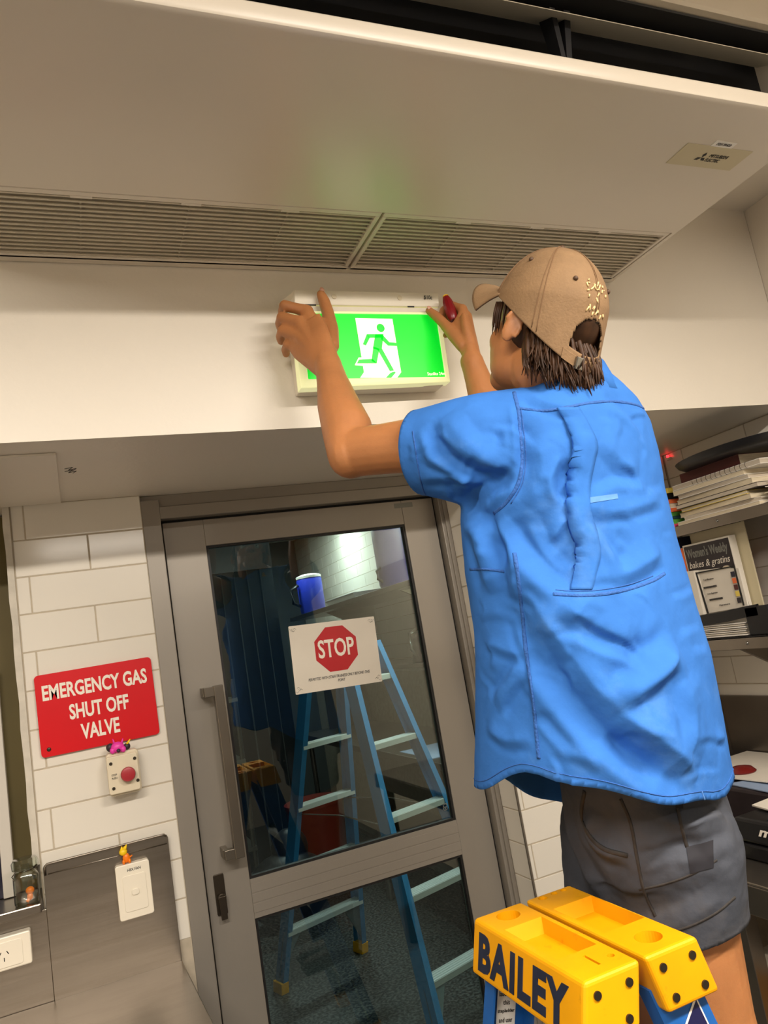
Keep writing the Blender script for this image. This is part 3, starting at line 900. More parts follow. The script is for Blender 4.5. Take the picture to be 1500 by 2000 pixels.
# yellow top cap in two hinged halves
for s in (-1, 1):
    xi, xo, dz = 0.641 + s * 0.0035, 0.641 + s * 0.0945, 0.076
    sh = s * 0.020
    y0, y1 = 0.888, 1.182
    cap = MB().hexa([(xi + sh, y0, 1.15 - dz), (xo + sh, y0, 1.15 - dz), (xo + sh, y1, 1.15 - dz), (xi + sh, y1, 1.15 - dz)],
                    [(xi, y0, 1.15), (xo, y0, 1.15), (xo, y1, 1.15), (xi, y1, 1.15)]).build('cap_half', 'yellow_plastic', L1, 0.006, 3)
    cut = MB()
    if s < 0:
        lo_y, hi_y, cy = 0.965, 1.105, 1.148
    else:
        lo_y, hi_y, cy = 0.985, 1.115, 0.933
    xa, xb = (xi - 0.078, xi - 0.012) if s < 0 else (xi + 0.012, xi + 0.085)
    cut.hexa([(xa + 0.006, lo_y + 0.008, 1.128), (xb - 0.004, lo_y + 0.008, 1.128), (xb - 0.004, hi_y - 0.008, 1.128), (xa + 0.006, hi_y - 0.008, 1.128)],
             [(xa - 0.001, lo_y, 1.152), (xb + 0.001, lo_y, 1.152), (xb + 0.001, hi_y, 1.152), (xa - 0.001, hi_y, 1.152)])
    boolean_cut(cap, cut)
    cx = (xi + xo) / 2
    boolean_cut(cap, MB().tube([(cx, cy, 1.118), (cx, cy, 1.156)], 0.0195, 28))
    if s < 0:
        boolean_cut(cap, MB().box(cx - 0.002, cx + 0.002, 0.915, 0.950, 1.142, 1.153).cyl((cx + 0.026, 0.925, 1.14), (cx + 0.026, 0.925, 1.154), 0.0055, n=12))
    else:
        boolean_cut(cap, MB().cyl((cx - 0.02, 1.165, 1.14), (cx - 0.02, 1.165, 1.154), 0.008, n=14).cyl((cx + 0.005, 1.168, 1.14), (cx + 0.005, 1.168, 1.154), 0.006, n=14).cyl((cx + 0.024, 1.168, 1.14), (cx + 0.024, 1.168, 1.154), 0.006, n=14))
    # screws on the near end face
    for fx, fz in ((0.22, 0.25), (0.78, 0.25), (0.22, 0.78), (0.78, 0.78)):
        x = xi + (xo - xi) * fx + sh * fz
        z = 1.15 - dz * fz
        MB().cyl((x, y0 + 0.001, z), (x, y0 - 0.0025, z), 0.0056, n=14).build('cap_screw', 'screw_steel', L1, smooth='auto')
    if s < 0:
        e_up = Vector((-sh, 0, dz)).normalized()
        text('cap_lettering', 'BAILEY', (xo + sh * 0.5 - 0.0006, 1.040, 1.15 - dz * 0.52), (0, -1, 0), e_up, 0.240, 0.054, 'navy_print', L1, 0.045, depth=0.0008, font_space=1.15)
# sticker on the near right stile
p_hi, p_lo = pt1(1, -1, 1.075), pt1(1, -1, 0.45)
ax = (p_lo - p_hi).normalized()
acx = Vector((0, -1, 0)).cross(ax)
if acx.x < 0:
    acx = -acx
stk = MB()
o0 = p_hi + Vector((0, -0.0008, 0)) + ax * 0.02
e_long, e_up2 = ax, acx
rect = lambda a0, a1, b0, b1: [(a0, b0), (a1, b0), (a1, b1), (a0, b1)]
MB().prism([(-0.012, 0.024), (0.018, -0.028), (0.36, -0.028), (0.36, 0.024)], o0, e_long, e_up2, 0.0006).build('sticker_border', 'text_white', L1) 
MB().prism([(-0.007, 0.0215), (0.0195, -0.0255), (0.357, -0.0255), (0.357, 0.0215)], o0 + Vector((0, -0.0007, 0)), e_long, e_up2, 0.0006).build('sticker_field', 'sticker_navy', L1)
text('sticker_lettering', 'BAILEY', o0 + e_long * 0.165 - e_up2 * 0.003 + Vector((0, -0.0015, 0)), e_long, e_up2, 0.27, 0.031, 'text_white', L1, 0.05)
# caution label on the far left stile
q = pt1(-1, 1, 1.015) + Vector((-0.0, -0.0045, 0))
al = (pt1(-1, 1, 1.06) - pt1(-1, 1, 0.9)).normalized()
ac2 = Vector((1, 0, 0)) - al * al.x
ac2.normalize()
lb = MB().prism(rounded(0.034, 0.120, 0.001), q + al * -0.005, ac2, al, 0.0006).build('caution_label', 'paper_white', L1)
MB().prism(rounded(0.032, 0.012, 0.001), q + al * 0.047 + Vector((0, -0.0006, 0)), ac2, al, 0.0005).build('caution_band', 'orange_book', lb)
text('caution_heading', 'CAUTION', q + al * 0.047 + Vector((0, -0.0012, 0)), ac2, al, 0.026, 0.006, 'ink', lb)
for k, w in enumerate(('Read all', 'labels on', 'this', 'stepladder', 'and user', 'guide', 'first', 'before')):
    text('caution_line', w, q + al * (0.034 - 0.0125 * k) + Vector((0, -0.0007, 0)), ac2, al, 0.004 * len(w) * 0.75, 0.0068, 'ink', lb)

# ladder seen through the glass
d2 = Vector((0.957, 0.29)).normalized()
n2 = Vector((0.29, -0.957)).normalized()
L2, pt2 = ladder('double_ladder', 'tall pale blue double-sided ladder beyond the glass door', (1.17, 3.50), d2, n2, 1.60, 0.60, 0.145, 0.262, 0.105,
                 [0.29, 0.58, 0.87, 1.16, 1.44], 'ladder_blue_light', 'tread_alu', depth=0.075)
L2['group'] = 'step ladders'
cc = Vector((1.15, 3.50, 0))
d3, n3 = Vector((*d2, 0)), Vector((*n2, 0))
lo = [cc + d3 * a + n3 * b for a, b in ((-0.11, -0.16), (0.09, -0.16), (0.09, 0.16), (-0.11, 0.16))]
hi = [cc + d3 * a + n3 * b for a, b in ((-0.10, -0.13), (0.08, -0.13), (0.08, 0.13), (-0.10, 0.13))]
MB().hexa([p + Vector((0, 0, 1.57)) for p in lo], [p + Vector((0, 0, 1.64)) for p in hi]).build('top_cap', 'yellow_plastic', L2, 0.006)

# ------------------------------------------------------------------ back room behind the door
struct(box('wall_back_room_end', mat('dim_room_wall', (58, 62, 60), 0.7, var=0.05), -1.4, 2.6, 7.6, 7.65, 0, 2.75), 'end wall of the room behind the glass door', 'wall')  # wall colour darkened to stand in for the unlit room
struct(box('wall_back_room_left', 'dim_room_wall', -1.45, -1.4, 2.36, 7.6, 0, 2.75), 'left wall of the room behind the glass door', 'wall')
wbr = struct(box('wall_back_room_right', 'grout', 2.204, 2.3, 2.36, 7.6, 0, 2.75), 'white tiled wall of the room behind the glass door', 'wall')
tile_face(wbr, 'x', 2.204, 3.6, 7.58, 1.33, 2.73, 3.6, 3.75)
struct(box('ceiling_back_room', 'ceiling_paint', -1.4, 2.6, 2.36, 7.6, 2.75, 2.8), 'ceiling of the room behind the glass door', 'ceiling')
struct(box('wall_over_door', 'wall_paint', -1.4, 2.3, 2.34, 2.36, ZB, 2.75), 'wall above the glass door on its far side', 'wall')
sh = thing('back_room_shelf', (1.95, 4.9, 1.86), 'long steel wall shelf seen through the door glass', 'shelf')
box('shelf_board', 'stainless', 1.72, 2.198, 3.75, 6.4, 1.862, 1.895, sh, 0.002)
for y in (4.1, 5.6):
    MB().prism([(0, 0), (0.40, 0), (0, -0.22)], (2.198, y, 1.862), (-1, 0, 0), (0, 0, 1), 0.02).build('shelf_bracket', 'stainless', sh)
jug = thing('blue_jug', (1.82, 6.0, 1.895), 'blue insulated jug with white lid on the back room shelf', 'jug')
MB().tube([(1.82, 6.0, 1.897), (1.82, 6.0, 1.92), (1.82, 6.0, 2.17), (1.82, 6.0, 2.18)], [0.10, 0.105, 0.105, 0.10], 24).build('jug_body', 'cooler_blue', jug, smooth='auto')
MB().tube([(1.82, 6.0, 2.181), (1.82, 6.0, 2.20), (1.82, 6.0, 2.215)], [0.105, 0.105, 0.06], 24).build('jug_lid', 'paper_white', jug, smooth='auto')
MB().tube([(1.71, 5.97, 1.96), (1.65, 5.96, 1.99), (1.65, 5.96, 2.10), (1.71, 5.97, 2.13)], 0.014, 8).build('jug_handle', 'black_plastic', jug, smooth=True)
tub = thing('blue_water_drum', (1.93, 4.35, 1.895), 'tall dark blue drum with side handle on the back room shelf', 'drum')
MB().tube([(1.97, 4.38, 1.897), (1.97, 4.38, 1.93), (1.97, 4.38, 2.52), (1.97, 4.38, 2.56), (1.97, 4.38, 2.60)], [0.165, 0.175, 0.175, 0.15, 0.05], 28).build('drum_body', mat('drum_blue', (22, 34, 118), 0.35), tub, smooth='auto')
MB().tube([(1.80, 4.36, 1.945), (1.765, 4.35, 1.965), (1.765, 4.35, 2.015), (1.80, 4.36, 2.035)], 0.009, 8).build('drum_handle', 'black_plastic', tub, smooth=True)
tray = thing('steel_tray', (1.9, 5.1, 1.895), 'shallow steel tray lying on the back room shelf', 'tray')
MB().hexa([(1.76, 4.80, 1.897), (2.1, 4.80, 1.897), (2.1, 5.4, 1.897), (1.76, 5.4, 1.897)], [(1.74, 4.78, 1.935), (2.12, 4.78, 1.935), (2.12, 5.42, 1.935), (1.74, 5.42, 1.935)]).build('tray_body', 'tread_alu', tray, 0.004)
cb = thing('back_room_bench', (1.92, 4.6, 0), 'dark steel bench along the back room wall', 'bench')
box('bench_top', 'stainless_dark', 1.62, 2.198, 3.3, 6.2, 0.90, 0.94, cb, 0.003)
box('bench_shelf', 'stainless_dark', 1.70, 2.198, 3.35, 6.2, 0.30, 0.33, cb, 0.003)
for x, y in ((1.66, 3.36), (1.66, 4.75), (1.66, 6.1), (2.15, 3.36), (2.15, 6.1)):
    MB().cyl((x, y, 0), (x, y, 0.901), 0.02).build('leg', 'stainless_dark', cb, smooth='auto')
bs = thing('back_room_riser', (1.98, 4.7, 0.94), 'steel riser shelf standing on the back room bench', 'shelf')
box('riser_top', 'stainless_dark', 1.80, 2.196, 3.6, 6.1, 1.40, 1.425, bs, 0.002)
for y in (3.65, 6.05):
    box('riser_side', 'stainless_dark', 1.82, 2.19, y - 0.01, y + 0.01, 0.942, 1.40, bs)
kt = thing('kettle', (1.90, 4.15, 1.425), 'dark kettle with bright handle on the back room riser', 'kettle')
MB().tube([(1.92, 4.15, 1.427), (1.92, 4.15, 1.44), (1.92, 4.15, 1.56), (1.92, 4.15, 1.60)], [0.09, 0.095, 0.075, 0.04], 24).build('kettle_body', 'black_plastic', kt, smooth='auto')
MB().tube([(1.84, 4.12, 1.46), (1.80, 4.11, 1.52), (1.81, 4.11, 1.60), (1.87, 4.13, 1.62)], 0.011, 8).build('kettle_handle', 'steel', kt, smooth=True)
gt = thing('grey_tub', (1.95, 3.78, 1.425), 'translucent grey tub at the near end of the back room riser', 'tub')
MB().hexa([(1.83, 3.68, 1.427), (2.09, 3.68, 1.427), (2.09, 3.90, 1.427), (1.83, 3.90, 1.427)], [(1.81, 3.66, 1.66), (2.11, 3.66, 1.66), (2.11, 3.92, 1.66), (1.81, 3.92, 1.66)]).build('tub_body', 'grey_plastic', gt, 0.012)
MB().hexa([(1.80, 3.65, 1.661), (2.12, 3.65, 1.661), (2.12, 3.93, 1.661), (1.80, 3.93, 1.661)], [(1.81, 3.66, 1.69), (2.11, 3.66, 1.69), (2.11, 3.92, 1.69), (1.81, 3.92, 1.69)]).build('tub_lid', 'grey_plastic', gt, 0.006)
tag(box('blue_sheet', 'pale_blue', 1.66, 1.98, 3.75, 4.2, 0.9405, 0.9435), 'pale blue sheet lying on the back room bench', 'sheet')
tag(box('cardboard_box', 'pages', 1.70, 1.90, 3.38, 3.60, 0.942, 1.10, bevel=0.003), 'small tan box at the near end of the back room bench', 'box')
rb = thing('red_bin', (1.42, 5.36, 0), 'dark red round bin on the back room floor', 'bin')
MB().tube([(1.42, 5.36, 0.0), (1.42, 5.36, 0.03), (1.42, 5.36, 0.52), (1.42, 5.36, 0.55)], [0.17, 0.18, 0.20, 0.205], 28).build('bin_body', 'red_plastic', rb, smooth='auto')
MB().tube([(1.42, 5.36, 0.551), (1.42, 5.36, 0.575), (1.42, 5.36, 0.59)], [0.21, 0.21, 0.14], 28).build('bin_lid', 'red_plastic', rb, smooth='auto')
sb = thing('black_sack', (1.02, 4.75, 0), 'slumped black sack on the floor behind the double ladder', 'sack')
MB().ball((1.05, 4.85, 0.21), (0.27, 0.22, 0.21), 18, 12).ball((1.10, 4.9, 0.42), (0.12, 0.11, 0.12), 14, 10).build('sack_body', 'black_plastic', sb, smooth=True)
# plastic strip curtain and dark racking at the far end
cu = thing('strip_curtain', (0.75, 5.9, 0), 'dark hanging strips in the doorway of the back room', 'curtain')
mat('strip_dark', (16, 24, 28), 0.35, var=0.3, vscale=5)
box('curtain_rail', 'strip_dark', 0.1, 1.5, 5.88, 5.92, 2.30, 2.75, cu)
mat('strip_dark', (16, 24, 28), 0.35, var=0.3, vscale=5)
for k in range(13):
    x = 0.14 + k * 0.105
    a = math.sin(k * 1.7) * 0.02
    MB().hexa([(x, 5.89 + a, 0.05), (x + 0.10, 5.91 + a, 0.05), (x + 0.10, 5.915 + a, 0.05), (x, 5.895 + a, 0.05)], [(x, 5.89, 2.32), (x + 0.10, 5.91, 2.32), (x + 0.10, 5.915, 2.32), (x, 5.895, 2.32)]).build('strip', 'strip_dark', cu)
pc = thing('green_poster', (0.36, 5.8, 1.6), 'dim green panel hanging in front of the strips', 'panel')
box('poster_board', 'green_dim' if 'green_dim' in MATS else mat('green_dim', (70, 88, 60), 0.5, var=0.2, vscale=8), 0.45, 0.80, 5.80, 5.82, 1.78, 2.12, pc)
MB().ball((0.68, 5.79, 1.82), (0.03, 0.01, 0.05)).build('poster_mark', 'yellow_book', pc)
for x in (0.50, 0.75):
    MB().tube([(x, 5.81, 2.11), (x, 5.85, 2.25), (x, 5.882, 2.33)], 0.003, 5).build('hanging_cord', 'rubber', pc)
rk = thing('dark_rack', (0.2, 5.0, 0), 'dark storage rack at the left of the back room', 'rack')
for z in (0.4, 0.95, 1.35):
    box('rack_shelf', 'stainless_dark', 0.32, 0.95, 5.15, 5.7, z, z + 0.025, rk)
for x in (0.34, 0.93):
    for y in (5.17, 5.68):
        MB().cyl((x, y, 0), (x, y, 1.5), 0.014, n=10).build('rack_post', 'stainless_dark', rk)
tag(box('dark_crate', 'black_plastic', 0.40, 0.86, 5.2, 5.6, 0.976, 1.24, bevel=0.02), 'black crate on the dark storage rack', 'crate')

# ------------------------------------------------------------------ right-hand bench, shelves and clutter
for nm, z, lab in (('wall_shelf', 1.815, 'upper steel wall shelf piled with magazines'), ('wall_shelf', 1.42, 'lower steel wall shelf holding the cookery books')):
    s_ = thing(nm, (2.06, 1.6, z), lab, 'shelf', 'steel wall shelves')
    box('shelf_board', 'stainless_dark', 1.932, 2.199, 1.0, 2.232, z - 0.004, z, s_)
    box('shelf_lip', 'stainless_dark', 1.930, 1.936, 1.0, 2.232, z - 0.035, z, s_, 0.0015)
    for y in (1.25, 1.95):
        MB().prism([(0, 0), (0.22, 0), (0, -0.12)], (2.198, y, z - 0.005), (-1, 0, 0), (0, 0, 1), 0.012).build('bracket', 'stainless_dark', s_)
    MB().ball((1.929, 1.80, z - 0.016), (0.003, 0.005, 0.005), 10, 8).build('bolt', 'steel', s_, smooth=True)

ORD = ['bottom', 'second', 'third', 'fourth', 'fifth', 'sixth', 'seventh', 'eighth', 'ninth', 'tenth']


def book(name, label, cat, x0, x1, y0, y1, z0, z1, cover, pages, group, yaw=0.0, curve=0.0):
    """Lying book: two covers and a spine along the far long side, page block between."""
    b = thing(name, ((x0 + x1) / 2, (y0 + y1) / 2, z0), label, cat, group)
    cx, cy = (x0 + x1) / 2, (y0 + y1) / 2
    R = Matrix.Translation((cx, cy, 0)) @ Matrix.Rotation(yaw, 4, 'Z') @ Matrix.Translation((-cx, -cy, 0))
    t = min(0.0016, (z1 - z0) * 0.2)
    for mbx, nm_, m_ in ((MB().box(x0 + 0.001, x1 - 0.002, y0 + 0.001, y1 - 0.001, z0 + t, z1 - t), 'page_block', pages),
                         (MB().box(x0, x1, y0, y1, z0, z0 + t).box(x0, x1, y0, y1, z1 - t, z1).box(x1 - 0.002, x1, y0, y1, z0 + t, z1 - t), 'cover', cover)):
        mbx.v = [tuple(R @ Vector(p)) for p in mbx.v]
        if curve:
            mbx.v = [(p[0], p[1], p[2] + curve * max(0, (1.76 - p[1]) / 0.12) ** 2 * -1) for p in mbx.v]
        mbx.build(nm_, m_, b)
    return b


z = 1.8155
cols = [('white', 'paper_white', 'pages'), ('pale', 'paper', 'pages_grey'), ('grey', 'pages_grey', 'pages'), ('cream', 'yellow_book', 'pages'), ('dark', 'cover_dark', 'pages_grey'),
        ('tan', 'pages', 'pages'), ('white', 'paper_white', 'pages_grey'), ('cream', 'paper', 'pages')]
hs = [0.013, 0.012, 0.016, 0.011, 0.015, 0.018, 0.014, 0.016]
for k, ((cn, cm, pm), h) in enumerate(zip(cols, hs)):
    book('magazine', f'{cn} magazine, {ORD[k]} in the tall pile on the upper shelf', 'magazine', 1.945 + 0.006 * ((k * 3) % 4), 2.165, 1.640 + 0.014 * ((k * 5) % 4), 1.985 - 0.006 * ((k * 3) % 5), z, z + h, cm, pm, 'magazines piled on the upper shelf', yaw=math.radians(2.2 * math.sin(k * 2.1)))
    z += h + 0.0008
rbk = book('ring_binder', 'white spiral-bound book on top of the magazine pile', 'book', 1.95, 2.16, 1.615, 1.975, z, z + 0.017, 'paper_white', 'pages_grey', 'magazines piled on the upper shelf', yaw=0.03)
for k in range(12):
    y = 1.66 + k * 0.02
    MB().tube([(1.952 + 0.006 * math.cos(a), y, z + 0.0085 + 0.0095 * math.sin(a)) for a in [i * math.pi / 5 for i in range(10)]], 0.0009, 4).build('spiral_ring', 'screw_steel', rbk)
z += 0.018
book('maroon_book', 'thick maroon hardback lying under the black tray', 'book', 1.975, 2.17, 1.70, 1.955, z, z + 0.036, 'maroon_book', 'pages', 'magazines piled on the upper shelf')
MB0 = MB().box(1.9745, 1.9765, 1.70, 1.955, z + 0.002, z + 0.034)
o_sp = MB0.build('spine_cloth', 'maroon_book')
o_sp.parent = bpy.data.objects['maroon_book']
o_sp.matrix_parent_inverse = world_of(o_sp.parent).inverted()
zt_ = z + 0.0365
tr = thing('black_tray', (2.03, 1.76, zt_), 'large round black tray resting on the magazine pile', 'tray')
MB().tube([(2.035, 1.735, zt_), (2.035, 1.735, zt_ + 0.003), (2.035, 1.735, zt_ + 0.012), (2.035, 1.735, zt_ + 0.026), (2.035, 1.735, zt_ + 0.027)], [(0.14, 0.20), (0.15, 0.215), (0.158, 0.232), (0.163, 0.242), (0.160, 0.238)], 40, up=(0, 1, 0)).build('tray_body', 'black_plastic', tr, smooth='auto')
# bright booklets behind the pile
z = 1.8155
for k, (cn, cm, h) in enumerate((('pink', 'pink_book', 0.012), ('green', 'green_book', 0.016), ('dark green', 'teal_cloth', 0.010), ('lime', 'green_book', 0.014), ('orange', 'orange_book', 0.014), ('white', 'paper_white', 0.016), ('bright orange', 'orange_book', 0.014), ('black', 'black_plastic', 0.022), ('olive', 'yellow_book', 0.018))):
    book('booklet', f'{cn} booklet, {ORD[k]} in the small pile beside the magazines', 'booklet', 1.945 + 0.004 * (k % 3), 2.12, 2.002 + 0.004 * (k % 2), 2.20, z, z + h, cm, cm if cn != 'white' else 'pages', 'bright booklets on the upper shelf')
    z += h + 0.0006
# loose pages spilling at the near end of the pile
for k in range(5):
    zz = 1.816 + k * 0.019
    pg = MB()
    n = 6
    for i in range(n):
        y0, y1 = 1.628 - i * 0.03, 1.628 - (i + 1) * 0.03
        dz0, dz1 = -0.0022 * i + 0.012 * math.sin(i * 0.6 + k), -0.0022 * (i + 1) + 0.012 * math.sin((i + 1) * 0.6 + k)
        z0, z1 = max(zz + dz0, 1.8165 + k * 0.004), max(zz + dz1, 1.8165 + k * 0.004)
        pg.hexa([(1.95 + 0.01 * k, y0, z0), (2.12, y0, z0), (2.12, y1, z1), (1.95 + 0.01 * k, y1, z1)], [(1.95 + 0.01 * k, y0, z0 + 0.003), (2.12, y0, z0 + 0.003), (2.12, y1, z1 + 0.003), (1.95 + 0.01 * k, y1, z1 + 0.003)])
    tag(pg.build('loose_sheets', 'pages' if k % 2 else 'paper', None), f'curled loose sheets, {ORD[k]} layer at the near end of the upper shelf', 'papers', 'loose sheets on the upper shelf')

# lower shelf: folder, cookery book, magazine holder, basket
yb_ = tag(box('yellow_folder', 'ac_plate', 2.010, 2.016, 1.775, 2.010, 1.421, 1.785, bevel=0.001), 'tall pale yellow folder standing behind the cookery book', 'folder')
ck = thing('cookery_book', (1.99, 1.91, 1.421), 'black cookery book with grey title on the lower shelf', 'book')
MB().box(1.974, 2.004, 1.812, 2.018, 1.421, 1.748).build('cover', 'paper', ck, 0.001)
MB().box(1.9728, 1.9738, 1.815, 2.012, 1.560, 1.742).build('front_panel', 'cover_dark', ck)
text('title', "Women's Weekly", (1.9727, 1.915, 1.711), (0, -1, 0), (0, 0, 1), 0.180, 0.042, 'grey_plastic', ck, 0.03)
text('subtitle', 'bakes & gratins', (1.9727, 1.915, 1.672), (0, -1, 0), (0, 0, 1), 0.178, 0.030, 'paper', ck, 0.0, shear=0.25)
MB().ball((1.9735, 1.85, 1.645), (0.0012, 0.022, 0.012), 12, 8).build('cover_photo', 'pages', ck)
for k, (cn, cm, y0, w, h) in enumerate((('coral', 'orange_book', 2.020, 0.012, 0.32), ('dark blue', 'night_blue', 2.034, 0.034, 0.36), ('white', 'paper_white', 2.070, 0.020, 0.25), ('brown', 'maroon_book', 2.092, 0.028, 0.27))):
    b = thing('upright_book', (2.05, y0 + w / 2, 1.421), f'{cn} book standing upright beside the cookery book', 'book', 'upright books on the lower shelf')
    box('cover', cm, 1.972, 2.15, y0, y0 + w, 1.421, 1.421 + h, b, 0.001)
    box('page_block', 'pages', 1.974, 2.148, y0 + 0.002, y0 + w - 0.002, 1.421 + h - 0.002, 1.421 + h + 0.0005, b)
mh = thing('paper_folder', (1.955, 1.93, 1.50), 'white magazine folder with black edge strip on the lower shelf', 'folder')
pf = MB()
ys = [2.072, 2.03, 1.97, 1.955, 1.87, 1.785]
xs = [1.956, 1.944, 1.950, 1.958, 1.957, 1.954]
zt2 = [1.657, 1.660, 1.657, 1.655, 1.650, 1.638]
zb2 = [1.500, 1.502, 1.506, 1.508, 1.512, 1.516]
for i in range(5):
    pf.hexa([(xs[i], ys[i], zb2[i]), (xs[i + 1], ys[i + 1], zb2[i + 1]), (xs[i + 1] + 0.006, ys[i + 1], zb2[i + 1]), (xs[i] + 0.006, ys[i], zb2[i])],
            [(xs[i], ys[i], zt2[i]), (xs[i + 1], ys[i + 1], zt2[i + 1]), (xs[i + 1] + 0.006, ys[i + 1], zt2[i + 1]), (xs[i] + 0.006, ys[i], zt2[i])])
pf.build('folder_sheet', 'paper', mh)
box('folder_back', 'paper', 1.962, 1.968, 1.785, 2.072, 1.422, 1.53, mh)
MB().hexa([(1.9535, 1.957, 1.508), (1.9535, 1.952, 1.508), (1.957, 1.952, 1.508), (1.957, 1.957, 1.508)], [(1.9525, 1.966, 1.650), (1.9525, 1.961, 1.650), (1.956, 1.961, 1.650), (1.956, 1.966, 1.650)]).box(1.9525, 1.957, 1.80, 1.962, 1.645, 1.649).box(1.9515, 1.9535, 1.796, 1.801, 1.52, 1.648).build('edge_strip', 'ink_black', mh)
for k, (w, zz, yy) in enumerate((('Certification', 1.620, 1.918), ('-----------', 1.594, 1.918), ('Course Registration', 1.572, 1.915), ('--------------', 1.552, 1.905), ('Signature', 1.530, 1.875))):
    text('form_line', w, (1.9545, yy, zz), (0, -1, 0.02), (0, 0, 1), 0.045 + 0.012 * (k % 2), 0.006, 'ink', mh, 0.01)
for k, c_ in enumerate(('cover_dark', 'yellow_book', 'maroon_book', 'orange_book', 'night_blue')):
    box('picture_strip', c_, 1.9512, 1.9522, 1.803, 1.818, 1.53 + 0.021 * k, 1.547 + 0.021 * k, mh)
bk = thing('black_basket', (2.03, 1.87, 1.42), 'low black tray basket of papers on the lower shelf', 'basket')
bw = MB()
bw.box(1.938, 1.960, 1.70, 2.075, 1.4205, 1.4245)
bw.build('basket_body', 'black_plastic', bk, 0.002)
hb_ = MB()
yy = [2.075, 2.02, 1.94, 1.86, 1.79, 1.74]
zz = [1.488, 1.490, 1.494, 1.498, 1.505, 1.508]
for i in range(5):
    hb_.hexa([(1.938, yy[i], zz[i] - 0.022), (1.938, yy[i + 1], zz[i + 1] - 0.022), (1.950, yy[i + 1], zz[i + 1] - 0.022), (1.950, yy[i], zz[i] - 0.022)], [(1.938, yy[i], zz[i] + 0.012), (1.938, yy[i + 1], zz[i + 1] + 0.012), (1.950, yy[i + 1], zz[i + 1] + 0.012), (1.950, yy[i], zz[i] + 0.012)])
hb_.build('basket_rim', 'black_plastic', bk)
MB().box(1.938, 1.952, 1.70, 1.79, 1.4255, 1.515).build('basket_end', 'black_plastic', bk, 0.004)
for k in range(7):
    z0 = 1.428 + k * 0.0062
    tag(box('loose_paper', 'paper' if k % 2 else 'paper_white', 1.941 + 0.002 * ((k * 3) % 4), 1.9605, 1.80 + 0.004 * (k % 3), 2.03 - 0.012 * ((k * 2) % 3), z0, z0 + 0.0034), f'sheaf of paper in the black basket, {ORD[k]} layer', 'papers', 'sheaves of paper in the black basket')
bx2 = thing('black_file_box', (2.05, 1.58, 1.42), 'black file box at the near end of the lower shelf', 'box')
MB().box(1.942, 2.17, 1.40, 1.694, 1.4205, 1.515).build('box_body', 'black_plastic', bx2, 0.012, 3)
MB().box(1.940, 2.172, 1.397, 1.6955, 1.5155, 1.524).build('box_lid', 'black_plastic', bx2, 0.003)
# red indicator lamp on the wall
rl = thing('red_indicator', (2.195, 2.20, 2.137), 'tiny glowing red indicator light high in the corner', 'indicator')
MB().ball((2.19, 2.205, 2.115), 0.006, 12, 8).build('lamp_lens', mat('red_glow', (255, 40, 50), 0.4, emit=4.0), rl, smooth=True)
MB().box(2.186, 2.1998, 2.195, 2.215, 2.100, 2.110).build('lamp_base', 'white_plastic', rl)

# right bench
rbn = thing('side_bench', (1.83, 1.5, 0), 'dark steel bench with splashback along the right wall', 'bench')
box('bench_top', 'stainless_dark', 1.452, 2.199, 0.4, 2.236, 0.842, 0.880, rbn, 0.004)
box('bench_front', 'stainless_dark', 1.450, 1.458, 0.4, 2.236, 0.803, 0.874, rbn, 0.002)
box('splash_panel', 'stainless_dark', 2.190, 2.199, 0.4, 2.236, 0.880, 1.190, rbn, 0.002)
box('splash_panel', 'stainless_dark', 1.40, 2.190, 2.226, 2.235, 0.880, 1.185, rbn, 0.002)
for x, y in ((1.50, 0.45), (1.50, 1.62), (2.15, 0.45), (2.15, 2.15), (1.50, 2.15)):
    MB().box(x - 0.022, x + 0.022, y - 0.022, y + 0.022, 0, 0.843).build('leg', 'stainless_dark', rbn, 0.002)
dbx = thing('document_case', (1.95, 1.85, 0.88), 'dark flat document case lying on the side bench', 'case')
box('case_body', 'cover_dark', 1.80, 2.18, 1.62, 2.16, 0.8805, 0.985, dbx, 0.01)
tag(MB().hexa([(1.86, 1.60, 1.000), (2.18, 1.60, 0.9905), (2.18, 2.15, 0.9905), (1.86, 2.15, 0.9865)], [(1.86, 1.60, 1.003), (2.18, 1.60, 0.9935), (2.18, 2.15, 0.9935), (1.86, 2.15, 0.9895)]).build('paper_bag', 'paper', None), 'crumpled white paper lying at the back of the document case', 'paper')
tag(MB().tube([(1.93, 1.94, 0.992), (1.93, 1.94, 1.000), (1.93, 1.94, 1.012), (1.93, 1.94, 1.016)], [0.035, 0.042, 0.030, 0.010], 20).build('red_dish', 'red_plastic', None, smooth='auto'), 'small round red dish on the papers on the side bench', 'dish')
tag(MB().hexa([(1.80, 1.72, 0.9865), (1.90, 1.70, 0.9865), (1.92, 1.86, 0.9865), (1.82, 1.90, 0.9865)], [(1.80, 1.72, 0.9895), (1.90, 1.70, 0.9895), (1.92, 1.86, 0.9895), (1.82, 1.90, 0.9895)]).build('blue_wrapper', 'pale_blue', None), 'pale blue wrapper beside the red dish', 'wrapper')
mk_ = thing('tool_case', (1.72, 1.45, 0.88), 'black tool case with white lettering on the side bench', 'tool case')
MB().hexa([(1.575, 1.18, 0.8805), (1.795, 1.18, 0.8805), (1.795, 1.665, 0.8805), (1.575, 1.665, 0.8805)], [(1.57, 1.175, 0.925), (1.80, 1.175, 0.925), (1.80, 1.67, 0.925), (1.57, 1.67, 0.925)]).build('case_base', 'black_plastic', mk_, 0.008)
MB().hexa([(1.57, 1.175, 0.927), (1.80, 1.175, 0.927), (1.80, 1.67, 0.927), (1.57, 1.67, 0.927)], [(1.58, 1.185, 0.985), (1.79, 1.185, 0.985), (1.79, 1.66, 0.985), (1.58, 1.66, 0.985)]).build('case_lid', 'black_plastic', mk_, 0.008)
